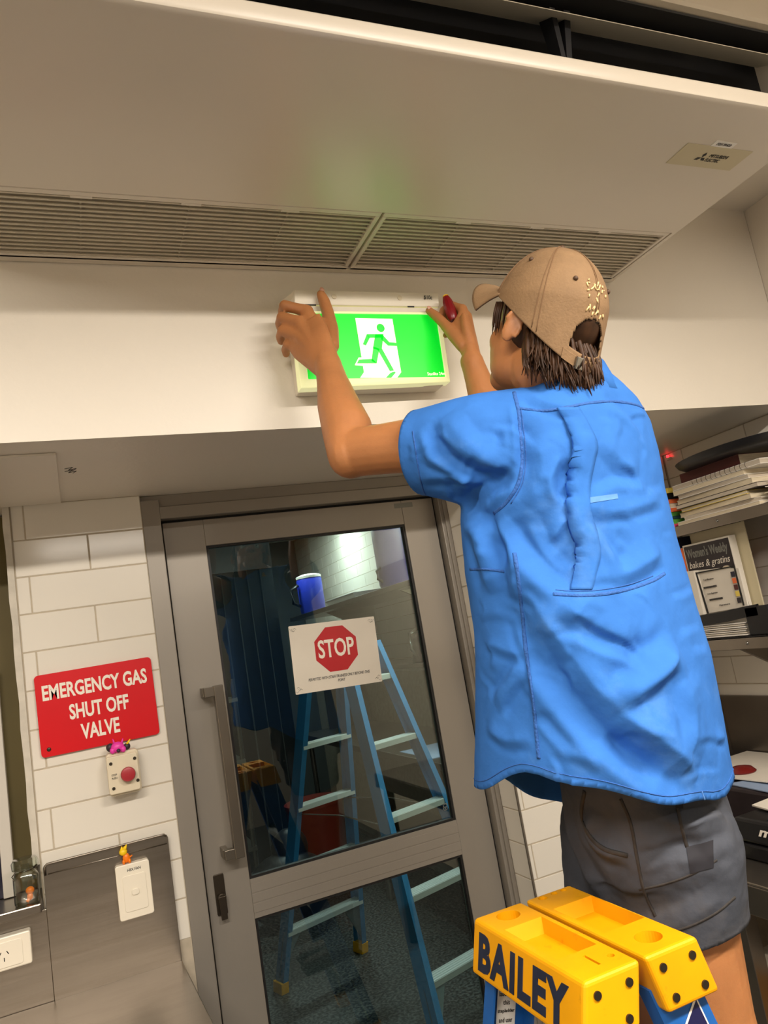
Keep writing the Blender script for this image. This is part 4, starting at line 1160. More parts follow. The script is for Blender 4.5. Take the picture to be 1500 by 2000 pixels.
text('case_lettering', 'makita', (1.5728, 1.505, 0.962), (0, -1, 0), (0.17, 0, 0.985), 0.145, 0.024, 'text_white', mk_, 0.03, shear=0.3)
tag(MB().hexa([(1.60, 1.30, 0.990), (1.84, 1.28, 1.010), (1.90, 1.62, 1.020), (1.66, 1.665, 0.992)], [(1.60, 1.30, 0.994), (1.84, 1.28, 1.014), (1.90, 1.62, 1.024), (1.66, 1.665, 0.996)]).build('white_document', 'paper', None), 'white document lying on top of the black tool case', 'document')
tag(MB().hexa([(1.595, 1.22, 0.9856), (1.70, 1.22, 0.9856), (1.70, 1.56, 0.9856), (1.595, 1.56, 0.9856)], [(1.595, 1.22, 0.989), (1.70, 1.22, 0.989), (1.70, 1.56, 0.989), (1.595, 1.56, 0.989)]).build('teal_cloth', 'teal_cloth', None), 'dark teal cloth folded on the tool case', 'cloth')
z = 0.8808
for k, (cn, cm, h) in enumerate((('white', 'paper_white', 0.010), ('green', 'green_book', 0.008), ('yellow', 'yellow_book', 0.012), ('cream', 'paper', 0.010), ('blue', 'night_blue', 0.006))):
    book('notebook', f'{cn} notebook, {ORD[k]} in the pile on the side bench', 'notebook', 1.535 + 0.004 * k, 1.66, 1.672 + 0.004 * ((k * 3) % 3), 1.83, z, z + h, cm, 'pages', 'notebooks piled on the side bench', yaw=0.12)
    z += h + 0.0006
ub = thing('usb_cable', (1.53, 1.64, 0.881), 'thin black cable with bright plug end on the side bench', 'cable')
MB().tube([(1.60, 1.74, 0.931), (1.575, 1.70, 0.934), (1.550, 1.665, 0.920), (1.530, 1.668, 0.900), (1.515, 1.685, 0.8845), (1.508, 1.690, 0.8835), (1.505, 1.670, 0.8835), (1.505, 1.648, 0.8835)], 0.0022, 8).build('cord', 'rubber', ub, smooth=True)
MB().box(1.500, 1.512, 1.622, 1.648, 0.8806, 0.8885).build('plug_body', 'rubber', ub, 0.001)
MB().box(1.5015, 1.5105, 1.608, 1.622, 0.882, 0.8868).build('plug_tip', 'steel', ub)
bg = thing('yellow_label_box', (1.68, 1.66, 0), 'white carton with yellow printed band under the side bench', 'carton')
box('carton_body', 'paper', 1.600, 1.84, 1.30, 1.712, 0.0, 0.625, bg, 0.004)
box('yellow_band', 'yellow_plastic', 1.5985, 1.5998, 1.30, 1.711, 0.0, 0.575, bg)
text('band_lettering', 'COFFEE', (1.5983, 1.668, 0.42), (0, 0, -1), (0, -1, 0), 0.28, 0.030, 'ink_black', bg, 0.03)

# ------------------------------------------------------------------ lamps
mat('lamp_body', (225, 222, 215), 0.4)
for i, (x, y, ln, watts) in enumerate(KITCHEN_LAMPS + BACK_LAMPS):
    back = i >= len(KITCHEN_LAMPS)
    zc_ = 2.75 if back else ZC
    lab = ['fluorescent ceiling batten nearest the shelves', 'fluorescent ceiling batten above the steel bench', 'fluorescent ceiling batten at the rear of the kitchen', 'fluorescent ceiling batten in the back room nearest the door', 'added fill lamp brightening the far tiled wall of the back room'][i]
    lt = thing('ceiling_light', (x, y, zc_), lab, 'light', 'ceiling battens')
    MB().box(x - ln / 2, x + ln / 2, y - 0.05, y + 0.05, zc_ - 0.04, zc_ - 0.001).build('lamp_housing', 'lamp_body', lt, 0.004)
    for dy in (-0.028, 0.028):
        MB().cyl((x - ln / 2 + 0.03, y + dy, zc_ - 0.056), (x + ln / 2 - 0.03, y + dy, zc_ - 0.056), 0.013, n=12).build('tube', 'lamp_body', lt, smooth='auto')
    ld = bpy.data.lights.new('batten_light', 'AREA')
    ld.shape = 'RECTANGLE'
    ld.size, ld.size_y = ln, 0.12
    ld.energy = watts
    ld.color = BACK_COLOR if back else LAMP_COLOR
    lo_ = bpy.data.objects.new('batten_light', ld)
    lo_.location = (x, y, zc_ - 0.075)
    COL.objects.link(lo_)
    lo_.parent = lt
    lo_.matrix_parent_inverse = Matrix.Translation((-x, -y, -zc_))

# ------------------------------------------------------------------ the man on the ladder
mat('skin', (178, 118, 72), 0.5, var=0.10, vscale=14, bump=0.10, bscale=220, sss=0.12, dark=(150, 84, 62), dscale=26, dlo=0.58, dhi=0.75, damt=0.35)
mat('hair_brown', (58, 36, 20), 0.5, var=0.45, vscale=45, spec=0.25)
mat('cap_tan', (134, 105, 73), 0.8, var=0.10, vscale=26, bump=0.25, bscale=260, dark=(104, 78, 50), dscale=9, dlo=0.5, dhi=0.7, damt=0.5)
mat('cap_stitch', (120, 90, 60), 0.8)
mat('cap_embroidery', (226, 196, 140), 0.7, var=0.25, vscale=160, bump=0.6, bscale=300)
mat('eyelet', (78, 54, 34), 0.6)
mat('shirt_blue', (55, 112, 190), 0.85, var=0.07, vscale=18, bump=0.9, bscale=17, spec=0.15, dark=(116, 160, 214), dscale=5, dlo=0.55, dhi=0.8, damt=0.35)
mat('shirt_seam', (44, 94, 168), 0.8, var=0.12, vscale=140, bump=0.6, bscale=220)
mat('shirt_worn', (88, 138, 206), 0.85, var=0.1, vscale=60)
mat('shorts_grey', (62, 66, 76), 0.8, var=0.16, vscale=14, bump=0.3, bscale=60, dark=(84, 78, 72), dscale=7, dlo=0.5, dhi=0.75, damt=0.6)
mat('shorts_seam', (52, 48, 46), 0.85, var=0.2, vscale=100)
mat('pocket_navy', (26, 25, 33), 0.8, var=0.1, vscale=40)
mat('boot_leather', (60, 42, 28), 0.6, var=0.2, vscale=20)
mat('sock_grey', (120, 118, 116), 0.9)
mat('eye_white', (230, 226, 220), 0.2)
mat('iris', (60, 70, 70), 0.2)

EYE = Vector((0, 0, 1.62))


def ray(px, py):
    """Sight line of the photograph through a point of its 1500 x 2000 frame."""
    return (RIGHT * ((px - 750) / 1461.55) - UP * ((py - 1000) / 1461.55) + FWD)


def at(px, py, Y):
    r = ray(px, py)
    return EYE + r * (Y / r.y)


FV, LV, ZV = Vector((-0.32, 0.947, 0)).normalized(), Vector((-0.947, -0.32, 0)).normalized(), Vector((0, 0, 1))
HC = Vector((0.794, 1.012, 2.098))
HF, HL, HU = Vector((-0.1474, 0.8936, 0.424)), Vector((-0.9608, -0.2311, 0.153)), Vector((0.2348, -0.3849, 0.8926))
HM = Matrix(((HF.x, HL.x, HU.x, HC.x), (HF.y, HL.y, HU.y, HC.y), (HF.z, HL.z, HU.z, HC.z), (0, 0, 0, 1)))


def hp(f, l, u):
    return HC + HF * f + HL * l + HU * u


def put(mb, src, mtx):
    mb.add([mtx @ Vector(p) for p in src.v], src.f)
    return mb


man = thing('person', (0.90, 1.10, 0.29), 'man in blue work shirt and tan cap fitting the exit sign from a ladder', 'person')

LS, LE, LW = Vector((0.686, 1.032, 1.913)), Vector((0.509, 1.286, 1.966)), Vector((0.5475, 1.425, 2.190))
RS, RE, RW = Vector((0.985, 1.170, 1.935)), Vector((0.915, 1.390, 1.960)), Vector((0.918, 1.450, 2.200))
HIP = Vector((0.895, 1.15, 1.22))
LEG_L, LEG_R = Vector((0.893, 1.108, 0)), Vector((0.883, 1.245, 0))


def bone(mb, pts, radii, n=18, flat=1.0, up=(0, 0, 1)):
    """Limb with rounded ends."""
    pts = [Vector(p) for p in pts]
    mb.tube(pts, radii, n, flat, up)
    for p, r in ((pts[0], radii[0]), (pts[-1], radii[-1])):
        r = r if not hasattr(r, '__len__') else min(r)
        mb.ball(p, r, 14, 10)


def lerp(a, b, t):
    return a + (b - a) * t


body = MB()
# trunk under the clothes
bone(body, [HIP + ZV * -0.03, HIP + ZV * 0.10, Vector((0.85, 1.125, 1.50)), Vector((0.835, 1.105, 1.70)), Vector((0.83, 1.085, 1.86)), Vector((0.832, 1.06, 1.95))],
     [(0.125, 0.10), (0.13, 0.105), (0.125, 0.10), (0.15, 0.11), (0.15, 0.10), (0.085, 0.075)], 24, up=FV)
# neck
bone(body, [Vector((0.832, 1.055, 1.90)), Vector((0.832, 1.040, 1.985)), hp(-0.025, 0, -0.075)], [0.075, 0.062, 0.058], 20, up=(1, 0, 0))
# head
put(body, MB().ball((-0.012, 0, 0.030), (0.097, 0.076, 0.088), 26, 18), HM)
put(body, MB().ball((0.028, 0, -0.040), (0.066, 0.060, 0.082), 24, 16), HM)
put(body, MB().ball((0.022, 0, -0.074), (0.066, 0.057, 0.046), 22, 14), HM)
put(body, MB().ball((0.066, 0, -0.098), (0.026, 0.028, 0.024), 16, 12), HM)
put(body, MB().ball((0.072, 0, -0.066), (0.020, 0.030, 0.030), 16, 12), HM)
put(body, MB().ball((0.070, 0, 0.016), (0.022, 0.050, 0.014), 18, 12), HM)
for s in (-1, 1):
    put(body, MB().ball((0.052, s * 0.040, -0.036), (0.024, 0.018, 0.024), 14, 10), HM)
    ear = MB().ball((0, 0, 0), (0.0145, 0.006, 0.027), 18, 14)
    em = HM @ Matrix.Translation((-0.014, s * 0.081, -0.022)) @ Matrix.Rotation(s * 0.65, 4, 'Z') @ Matrix.Rotation(-0.2, 4, 'Y')
    put(body, ear, em)
    rim = MB().tube([(0.012 * math.cos(a) * 1.25 - 0.002, s * 0.004, 0.026 * math.sin(a) + 0.004) for a in [math.radians(-60 + 24 * k) + math.pi / 2 * 0.8 for k in range(10)]], 0.0045, 8)
    put(body, rim, em)
bone(body, [hp(0.086, 0, 0.004), hp(0.100, 0, -0.018), hp(0.110, 0, -0.036)], [0.008, 0.010, 0.013], 12)
put(body, MB().ball((0.098, 0.012, -0.040), (0.010, 0.008, 0.008), 10, 8).ball((0.098, -0.012, -0.040), (0.010, 0.008, 0.008), 10, 8), HM)
put(body, MB().ball((0.088, 0, -0.066), (0.010, 0.023, 0.006), 14, 10).ball((0.087, 0, -0.076), (0.010, 0.020, 0.006), 14, 10), HM)
# arms
bone(body, [LS + LV * -0.02, LS, lerp(LS, LE, 0.4), lerp(LS, LE, 0.75), LE + Vector((0.004, 0, 0))], [0.060, 0.058, 0.051, 0.047, 0.046])
bone(body, [LE + Vector((-0.002, -0.004, -0.006)), lerp(LE, LW, 0.25) + Vector((0.004, -0.004, 0)), lerp(LE, LW, 0.55), lerp(LE, LW, 0.85), LW, LW + (LW - LE) * 0.08], [0.044, 0.050, 0.043, 0.033, 0.030, 0.029])
bone(body, [RS + LV * 0.02, RS, lerp(RS, RE, 0.5), RE], [0.060, 0.057, 0.050, 0.045])
bone(body, [RE, lerp(RE, RW, 0.25), lerp(RE, RW, 0.55), lerp(RE, RW, 0.85), RW, RW + (RW - RE) * 0.06], [0.044, 0.048, 0.040, 0.031, 0.028, 0.028])


def hand(mb, elbow, wrist, mcp, pip, dip, tip, thumb, fr, tr):
    """Palm, four jointed fingers and a thumb; joints given from index to little finger."""
    across = (mcp[3] - mcp[0]).normalized()
    mid = (mcp[0] + mcp[1] + mcp[2] + mcp[3]) * 0.25
    nrm = across.cross(mid - wrist).normalized()
    hw = (mcp[3] - mcp[0]).length / 2
    ax = (wrist - elbow).normalized()
    mb.tube([wrist - ax * 0.035, wrist, lerp(wrist, mid, 0.35), lerp(wrist, mid, 0.7), lerp(wrist, mid, 0.95)],
            [(0.030, 0.026), (0.030, 0.023), (hw * 0.80 + 0.004, 0.020), (hw + 0.007, 0.0175), (hw + 0.008, 0.0145)], 24, up=nrm)
    for k in range(4):
        bone(mb, [lerp(wrist, mcp[k], 0.45), mcp[k]], [0.0150, fr[k] * 1.22], 12)
        bone(mb, [mcp[k], lerp(mcp[k], pip[k], 0.5), pip[k]], [fr[k] * 1.22, fr[k] * 1.04, fr[k] * 1.06], 14)
        bone(mb, [pip[k], lerp(pip[k], dip[k], 0.5), dip[k]], [fr[k] * 1.06, fr[k] * 0.95, fr[k] * 0.95], 14)
        bone(mb, [dip[k], tip[k]], [fr[k] * 0.95, fr[k] * 0.80], 14)
    bone(mb, thumb, tr, 14)
    bone(mb, [lerp(thumb[0], wrist, 0.3), lerp(thumb[1], mcp[0], 0.5), lerp(mcp[0], mcp[1], 0.3)], [tr[0] * 0.85, 0.0125, 0.011], 12)


lm = [at(600, 608, 1.518), at(586, 630, 1.508), at(584, 655, 1.508), at(592, 680, 1.515)]
lp = [at(556, 597, 1.545), at(551, 620, 1.542), at(552, 646, 1.542), at(562, 672, 1.545)]
ld = [p + Vector((0.002, 0.028, -0.002)) for p in lp]
lt = [p + Vector((0.008, 0.048, -0.004)) for p in lp]
hand(body, LE, LW, lm, lp, ld, lt, [at(648, 676, 1.462), at(646, 644, 1.495), at(640, 610, 1.530), at(633, 588, 1.541), at(627, 575, 1.545)], (0.0126, 0.0130, 0.0124, 0.0112), (0.0170, 0.0185, 0.0150, 0.0138, 0.0112))
rm = [at(903, 604, 1.502), at(912, 618, 1.497), at(916, 636, 1.497), at(914, 654, 1.502)]
rp = [at(880, 596, 1.538), at(893, 606, 1.545), at(897, 625, 1.548), at(897, 645, 1.545)]
rd = [at(866, 606, 1.548), at(875, 618, 1.560), at(878, 634, 1.562), at(880, 650, 1.560)]
rt = [at(862, 616, 1.545), at(866, 626, 1.548), at(868, 640, 1.548), at(870, 655, 1.548)]
hand(body, RE, RW, rm, rp, rd, rt, [at(904, 676, 1.468), at(886, 654, 1.490), at(866, 631, 1.518), at(850, 616, 1.536), at(838, 607, 1.546)], (0.0108, 0.0110, 0.0106, 0.0096), (0.0160, 0.0165, 0.0130, 0.0122, 0.0100))
# legs
for s, lg in ((1, LEG_L), (-1, LEG_R)):
    top = HIP + (Vector((0.0, -0.075, -0.04)) if s > 0 else Vector((-0.005, 0.085, -0.04)))
    dy = -0.088 if s > 0 else -0.115
    bone(body, [top, lg + ZV * 1.05, lg + ZV * 0.92, lg + Vector((0.006, 0.25 * dy, 0.78)), lg + Vector((0.030, 0.5 * dy, 0.66)), lg + Vector((0.055, 0.75 * dy, 0.52)), lg + Vector((0.065, dy, 0.39)), lg + Vector((0.065, dy, 0.345))],
         [0.090, 0.088, 0.082, 0.068, 0.063, 0.054, 0.040, 0.040], 24, up=(0, 1, 0))
bo = body.build('body', 'skin', man, fix=True)
baked(bo, voxel=0.0034, smooth_it=7, smooth_f=0.5)

# eyes
for s in (-1, 1):
    c = hp(0.079, s * 0.031, -0.008)
    e_ = MB().ball(c, 0.0118, 16, 12).build('eye', 'eye_white', man, smooth=True)
    MB().ball(c + HF * 0.0075, 0.0058, 12, 8).build('iris', 'iris', e_, smooth=True)
# thumb nails
for a, b, w in ((at(628, 575, 1.549), at(625, 566, 1.549), 0.006), (at(838, 607, 1.549), at(833, 604, 1.549), 0.0055)):
    ax_ = (b - a).normalized()
    nrm = Vector((0, -1, 0)) - ax_ * (-ax_.y)
    nrm.normalize()
    c = (a + b) / 2 + nrm * 0.0105
    mt = Matrix((( *ax_.cross(nrm), 0), (*ax_, 0), (*nrm, 0), (0, 0, 0, 1))).transposed()
    mt.translation = c
    put_mb = MB()
    put(put_mb, MB().ball((0, 0, 0), (w, 0.0075, 0.0022), 14, 8), mt)
    put_mb.build('thumb_nail', mat('nail', (214, 160, 136), 0.3), man, smooth=True)

# ---- garment helpers
def to_np(me):
    v = np.empty(len(me.vertices) * 3, dtype=np.float64)
    me.vertices.foreach_get('co', v)
    n = np.empty(len(me.vertices) * 3, dtype=np.float64)
    me.vertex_normals.foreach_get('vector', n)
    return v.reshape(-1, 3), n.reshape(-1, 3)


def seg_dist(P, N, line):
    """Signed distance from points to a polyline on the cloth and the position along it (0..1)."""
    line = np.array([tuple(q) for q in line])
    L = np.linalg.norm(np.diff(line, axis=0), axis=1)
    tot = L.sum()
    best = np.full(len(P), 1e9)
    par = np.zeros(len(P))
    sgn = np.ones(len(P))
    acc = 0.0
    for i in range(len(L)):
        a, d = line[i], line[i + 1] - line[i]
        t = np.clip(((P - a) @ d) / (L[i] ** 2 + 1e-12), 0, 1)
        r = P - a - t[:, None] * d
        q = np.linalg.norm(r, axis=1)
        m = q < best
        best[m] = q[m]
        par[m] = (acc + t[m] * L[i]) / tot
        sgn[m] = np.sign(np.sum(np.cross(np.broadcast_to(d, (m.sum(), 3)), N[m]) * r[m], axis=1))
        acc += L[i]
    return best * sgn, par


def smooth_line(pts, n=5):
    """Catmull-Rom through the points."""
    pts = [Vector(p) for p in pts]
    if len(pts) < 3:
        return [lerp(pts[0], pts[-1], k / (2 * n)) for k in range(2 * n + 1)]
    e = [pts[0] * 2 - pts[1]] + pts + [pts[-1] * 2 - pts[-2]]
    out = []
    for i in range(1, len(e) - 2):
        for k in range(n):
            t = k / n
            p0, p1, p2, p3 = e[i - 1], e[i], e[i + 1], e[i + 2]
            out.append(0.5 * ((2 * p1) + (p2 - p0) * t + (2 * p0 - 5 * p1 + 4 * p2 - p3) * t * t + (3 * p1 - p0 - 3 * p2 + p3) * t ** 3))
    out.append(pts[-1])
    return out


def drape(bvh, line):
    """Follow a drawn line on the garment surface; returns points and normals there."""
    pts, nrm = [], []
    for px, py in line:
        r = ray(px, py).normalized()
        h = bvh.ray_cast(EYE, r)
        if h[0] is not None:
            pts.append(h[0])
            nrm.append(h[1])
    return pts, nrm


def bvh_of(o):
    return BVHTree.FromPolygons([v.co for v in o.data.vertices], [p.vertices for p in o.data.polygons])


def apply_folds(o, folds, noise=()):
    """Push cloth along its normals: ridges (+) and creases (-) along the drawn lines."""
    bvh = bvh_of(o)
    P, N = to_np(o.data)
    D = np.zeros(len(P))
    for line, amp, wid in folds:
        pts, _ = drape(bvh, [tuple(q.xy) for q in smooth_line([Vector((x, y, 0)) for x, y in line], 4)])
        if len(pts) < 2:
            continue
        lo, hi = np.min([tuple(q) for q in pts], axis=0) - 7 * wid, np.max([tuple(q) for q in pts], axis=0) + 7 * wid
        m = np.all((P > lo) & (P < hi), axis=1)
        d, t = seg_dist(P[m], N[m], pts)
        taper = np.clip(np.minimum(t, 1 - t) * 4.5, 0.0, 1) ** 0.8
        u = np.where(d > 0, d / wid, -d / (wid * 2.4))
        prof = np.exp(-1.25 * u ** 1.35) - np.where(d > 0, 0.5 * np.exp(-((u - 1.9) / 0.75) ** 2), 0)
        end = np.exp(-(np.maximum(0, np.abs(d) - 5 * wid) / wid) ** 2)
        D[m] += 1.35 * amp * taper * prof * end
    P2 = P + N * D[:, None]
    o.data.vertices.foreach_set('co', P2.ravel())
    o.data.update()
    for amp, scale, seed in noise:
        tx = bpy.data.textures.new('cloth_noise', 'CLOUDS')
        tx.noise_scale = scale
        tx.noise_depth = 2
        dm_ = o.modifiers.new('n', 'DISPLACE')
        dm_.texture = tx
        dm_.strength = amp
        dm_.mid_level = 0.5
        dm_.texture_coords = 'LOCAL'
        dg = bpy.context.evaluated_depsgraph_get()
        me = bpy.data.meshes.new_from_object(o.evaluated_get(dg))
        o.modifiers.clear()
        o.data = me


def trim(o, keep):
    """Cut the solid open where keep(P) < 0 and settle the rim exactly on the cut line."""
    P, N = to_np(o.data)
    f = keep(P)
    bm = bmesh.new()
    bm.from_mesh(o.data)
    bm.verts.ensure_lookup_table()
    dead = [v for v in bm.verts if f[v.index] < 0]
    bmesh.ops.delete(bm, geom=dead, context='VERTS')
    bm.verts.ensure_lookup_table()
    rim = [v for v in bm.verts if v.is_boundary]
    co = np.array([tuple(v.co) for v in rim])
    co0 = co.copy()
    for it in range(3):
        e = 1e-4
        f0 = keep(co)
        g = np.stack([(keep(co + np.eye(3)[i] * e) - f0) / e for i in range(3)], axis=1)
        co = co - g * (f0 / (np.sum(g * g, axis=1) + 1e-9))[:, None]
    mv = co - co0
    ln = np.linalg.norm(mv, axis=1)
    co = co0 + mv * np.minimum(1, 0.007 / (ln + 1e-9))[:, None]
    for v, c in zip(rim, co):
        v.co = c
    bm.to_mesh(o.data)
    bm.free()
    o.data.update()


def thicken(o, t):
    s = o.modifiers.new('t', 'SOLIDIFY')
    s.thickness = t
    s.offset = -1
    dg = bpy.context.evaluated_depsgraph_get()
    me = bpy.data.meshes.new_from_object(o.evaluated_get(dg))
    o.modifiers.clear()
    o.data = me
    me.name = o.name
    for p in me.polygons:
        p.use_smooth = True


def strip(name, bvh, line, width, height, material, parent, smooth_n=5, lift=0.0):
    """Sewn strip lying on the cloth."""
    pts, nrm = drape(bvh, [tuple(q.xy) for q in smooth_line([Vector((x, y, 0)) for x, y in line], smooth_n)])
    if len(pts) < 2:
        return None
    vs, fs = [], []
    for i, (p, n) in enumerate(zip(pts, nrm)):
        t = (pts[min(i + 1, len(pts) - 1)] - pts[max(i - 1, 0)]).normalized()
        if n.dot(ray(1100, 1100)) > 0:
            n = -n
        b = t.cross(n).normalized()
        p = p + n * lift
        vs += [p + b * width - n * 0.0005, p + b * width * 0.7 + n * height, p - b * width * 0.7 + n * height, p - b * width - n * 0.0005]
    for i in range(len(pts) - 1):
        for k in range(3):
            fs.append((4 * i + k, 4 * i + k + 1, 4 * i + k + 5, 4 * i + k + 4))
        fs.append((4 * i + 3, 4 * i, 4 * i + 4, 4 * i + 7))
    fs += [(0, 1, 2, 3), (4 * len(pts) - 1, 4 * len(pts) - 2, 4 * len(pts) - 3, 4 * len(pts) - 4)]
    return MB().add(vs, fs).build(name, material, parent, smooth=True)


# ---- shorts
sh_mb = MB()
hf, hl = Vector((-0.85, 0.53, 0)).normalized(), Vector((-0.53, -0.85, 0)).normalized()
bone(sh_mb, [HIP + Vector((-0.005, 0, 0.15)), HIP + Vector((0, 0, 0.08)), HIP + Vector((0.005, 0, 0.0)), HIP + Vector((0.003, 0, -0.07))], [(0.150, 0.125), (0.160, 0.135), (0.166, 0.142), (0.150, 0.128)], 32, up=hf)
bone(sh_mb, [HIP + Vector((0.0, -0.070, -0.02)), lerp(HIP, LEG_L + ZV * 1.1, 0.9) + Vector((0, -0.012, -0.03)), LEG_L + Vector((0, 0, 1.02)), LEG_L + Vector((0.004, 0, 1.0))], [0.105, 0.103, 0.100, 0.103], 28, up=(0, 1, 0))
bone(sh_mb, [HIP + Vector((-0.004, 0.080, -0.02)), lerp(HIP, LEG_R + ZV * 1.1, 0.9) + Vector((0, 0.012, -0.03)), LEG_R + Vector((0, 0, 1.02)), LEG_R + Vector((0.004, 0, 1.0))], [0.105, 0.103, 0.099, 0.101], 28, up=(0, 1, 0))
so = sh_mb.build('shorts', 'shorts_grey', man)
baked(so, voxel=0.0042, smooth_it=10, smooth_f=0.5)
apply_folds(so, [
    ([(1105, 1560), (1125, 1640), (1165, 1710), (1215, 1760)], -0.006, 0.018),
    ([(1160, 1580), (1150, 1630), (1185, 1665), (1228, 1672)], 0.007, 0.012),
    ([(1235, 1672), (1300, 1655), (1370, 1645)], -0.006, 0.012),
    ([(1240, 1660), (1310, 1636), (1390, 1620)], 0.006, 0.016),
    ([(1130, 1720), (1200, 1740), (1270, 1735), (1350, 1700)], 0.004, 0.016),
    ([(1250, 1790), (1320, 1770), (1400, 1720)], -0.004, 0.014),
    ([(1300, 1600), (1350, 1610), (1410, 1590)], 0.006, 0.014),
    ([(1285, 1560), (1330, 1580), (1400, 1560)], -0.005, 0.012)], [(0.006, 0.05, 0)])
LEGN = np.array([0.10, -0.28, 1.0])


def keep_shorts(P):
    z = P[:, 2] - (LEG_L.z + 1.055) - (P[:, 0] - 0.893) * 0.10 + (P[:, 1] - 1.108) * 0.12
    return np.minimum(z, 1.385 - P[:, 2])


trim(so, keep_shorts)
thicken(so, 0.003)
bs_ = bvh_of(so)
strip('leg_hem', bs_, [(1248, 1826), (1300, 1822), (1350, 1808), (1400, 1782), (1436, 1752)], 0.0022, 0.0012, 'shorts_seam', so)
strip('pocket_edge', bs_, [(1142, 1545), (1136, 1590), (1150, 1630), (1180, 1658), (1226, 1671)], 0.004, 0.0022, 'shorts_seam', so)
strip('side_seam', bs_, [(1212, 1560), (1232, 1610), (1245, 1680), (1258, 1740), (1280, 1790)], 0.003, 0.0015, 'shorts_seam', so)
strip('back_seam', bs_, [(1322, 1570), (1330, 1610), (1342, 1655)], 0.003, 0.0015, 'shorts_seam', so)
strip('knee_seam', bs_, [(1248, 1738), (1300, 1726), (1350, 1708), (1400, 1680)], 0.002, 0.001, 'shorts_seam', so)


def patch(name, bvh, quad, material, parent, n=10, lift=0.0015):
    """Cloth patch sewn on: the corners are drawn, the patch follows the surface."""
    vs, ok = [], []
    for i in range(n + 1):
        for j in range(n + 1):
            u, v = i / n, j / n
            x = (1 - u) * ((1 - v) * quad[0][0] + v * quad[3][0]) + u * ((1 - v) * quad[1][0] + v * quad[2][0])
            y = (1 - u) * ((1 - v) * quad[0][1] + v * quad[3][1]) + u * ((1 - v) * quad[1][1] + v * quad[2][1])
            h = bvh.ray_cast(EYE, ray(x, y).normalized())
            if h[0] is None:
                ok.append(False)
                vs.append(Vector((0, 0, 0)))
            else:
                nn = h[1] if h[1].dot(ray(x, y)) < 0 else -h[1]
                vs.append(h[0] + nn * lift)
                ok.append(True)
    fs = []
    for i in range(n):
        for j in range(n):
            f = (i * (n + 1) + j, (i + 1) * (n + 1) + j, (i + 1) * (n + 1) + j + 1, i * (n + 1) + j + 1)
            if all(ok[k] for k in f):
                fs.append(f)
    used = sorted({k for f in fs for k in f})
    if not used:
        return None
    idx = {k: i for i, k in enumerate(used)}
    return MB().add([vs[k] for k in used], [tuple(idx[k] for k in f) for f in fs]).build(name, material, parent, smooth=True, fix=False)


patch('pocket_patch', bs_, [(1340, 1655), (1392, 1640), (1393, 1694), (1348, 1706)], 'pocket_navy', so)
patch('belt_loop', bs_, [(1318, 1560), (1332, 1560), (1334, 1580), (1320, 1580)], 'pocket_navy', so, 4)

# boots and socks standing on the ladder tread
for lg in (LEG_L + Vector((0.052, -0.088, 0)), LEG_R + Vector((0.052, -0.115, 0))):
    sk = MB()
    sk.tube([lg + Vector((0.014, 0, 0.335)), lg + Vector((0.016, 0, 0.44))], [0.047, 0.045], 20, up=(0, 1, 0))
    sk.build('sock', 'sock_grey', man, smooth=True)
    bt_ = MB()
    bone(bt_, [lg + Vector((0.030, 0, 0.335)), lg + Vector((-0.03, 0, 0.330)), lg + Vector((-0.11, 0, 0.325)), lg + Vector((-0.165, 0, 0.322))], [(0.036, 0.03), (0.040, 0.030), (0.044, 0.026), (0.036, 0.022)], 18)
    bone(bt_, [lg + Vector((0.014, 0, 0.335)), lg + Vector((0.014, 0, 0.41))], [0.050, 0.050], 18, up=(0, 1, 0))
    b_ = bt_.build('boot', 'boot_leather', man)
    baked(b_, voxel=0.005, smooth_it=5)
    MB().hexa([lg + Vector(p) for p in ((0.07, -0.042, 0.2935), (0.07, 0.042, 0.2935), (-0.19, 0.046, 0.2935), (-0.19, -0.046, 0.2935))], [lg + Vector(p) for p in ((0.07, -0.042, 0.312), (0.07, 0.042, 0.312), (-0.19, 0.046, 0.312), (-0.19, -0.046, 0.312))]).build('sole', 'rubber', b_, 0.006)

# ---- shirt
shirt_mb = MB()
RG = [(1.20, (0.814, 1.154), 0.234, 0.204), (1.30, (0.816, 1.146), 0.230, 0.199), (1.40, (0.821, 1.130), 0.221, 0.190), (1.50, (0.825, 1.115), 0.212, 0.180), (1.60, (0.825, 1.106), 0.205, 0.166),
      (1.70, (0.822, 1.102), 0.205, 0.158), (1.79, (0.822, 1.094), 0.202, 0.152), (1.86, (0.826, 1.084), 0.196, 0.146), (1.915, (0.832, 1.072), 0.182, 0.132), (1.955, (0.836, 1.058), 0.150, 0.112), (1.985, (0.838, 1.048), 0.105, 0.090), (2.012, (0.838, 1.042), 0.070, 0.070)]
n = 72
vs = []
for z, c, a, b in RG:
    for k in range(n):
        q = 2 * math.pi * k / n
        cs, sn = math.cos(q), math.sin(q)
        ex_ = 2 / 2.4
        p = FV * b * math.copysign(abs(cs) ** ex_, cs) + LV * a * math.copysign(abs(sn) ** ex_, sn)
        vs.append((c[0] + p.x, c[1] + p.y, z))
fs = [(i * n + k, i * n + (k + 1) % n, (i + 1) * n + (k + 1) % n, (i + 1) * n + k) for i in range(len(RG) - 1) for k in range(n)]
fs += [tuple(range(n - 1, -1, -1)), tuple(range((len(RG) - 1) * n, len(RG) * n))]
shirt_mb.add(vs, fs)
SL_END = lerp(LS, LE, 0.52) + Vector((0, 0, -0.014))
SL_DIR = (LE - LS).normalized()
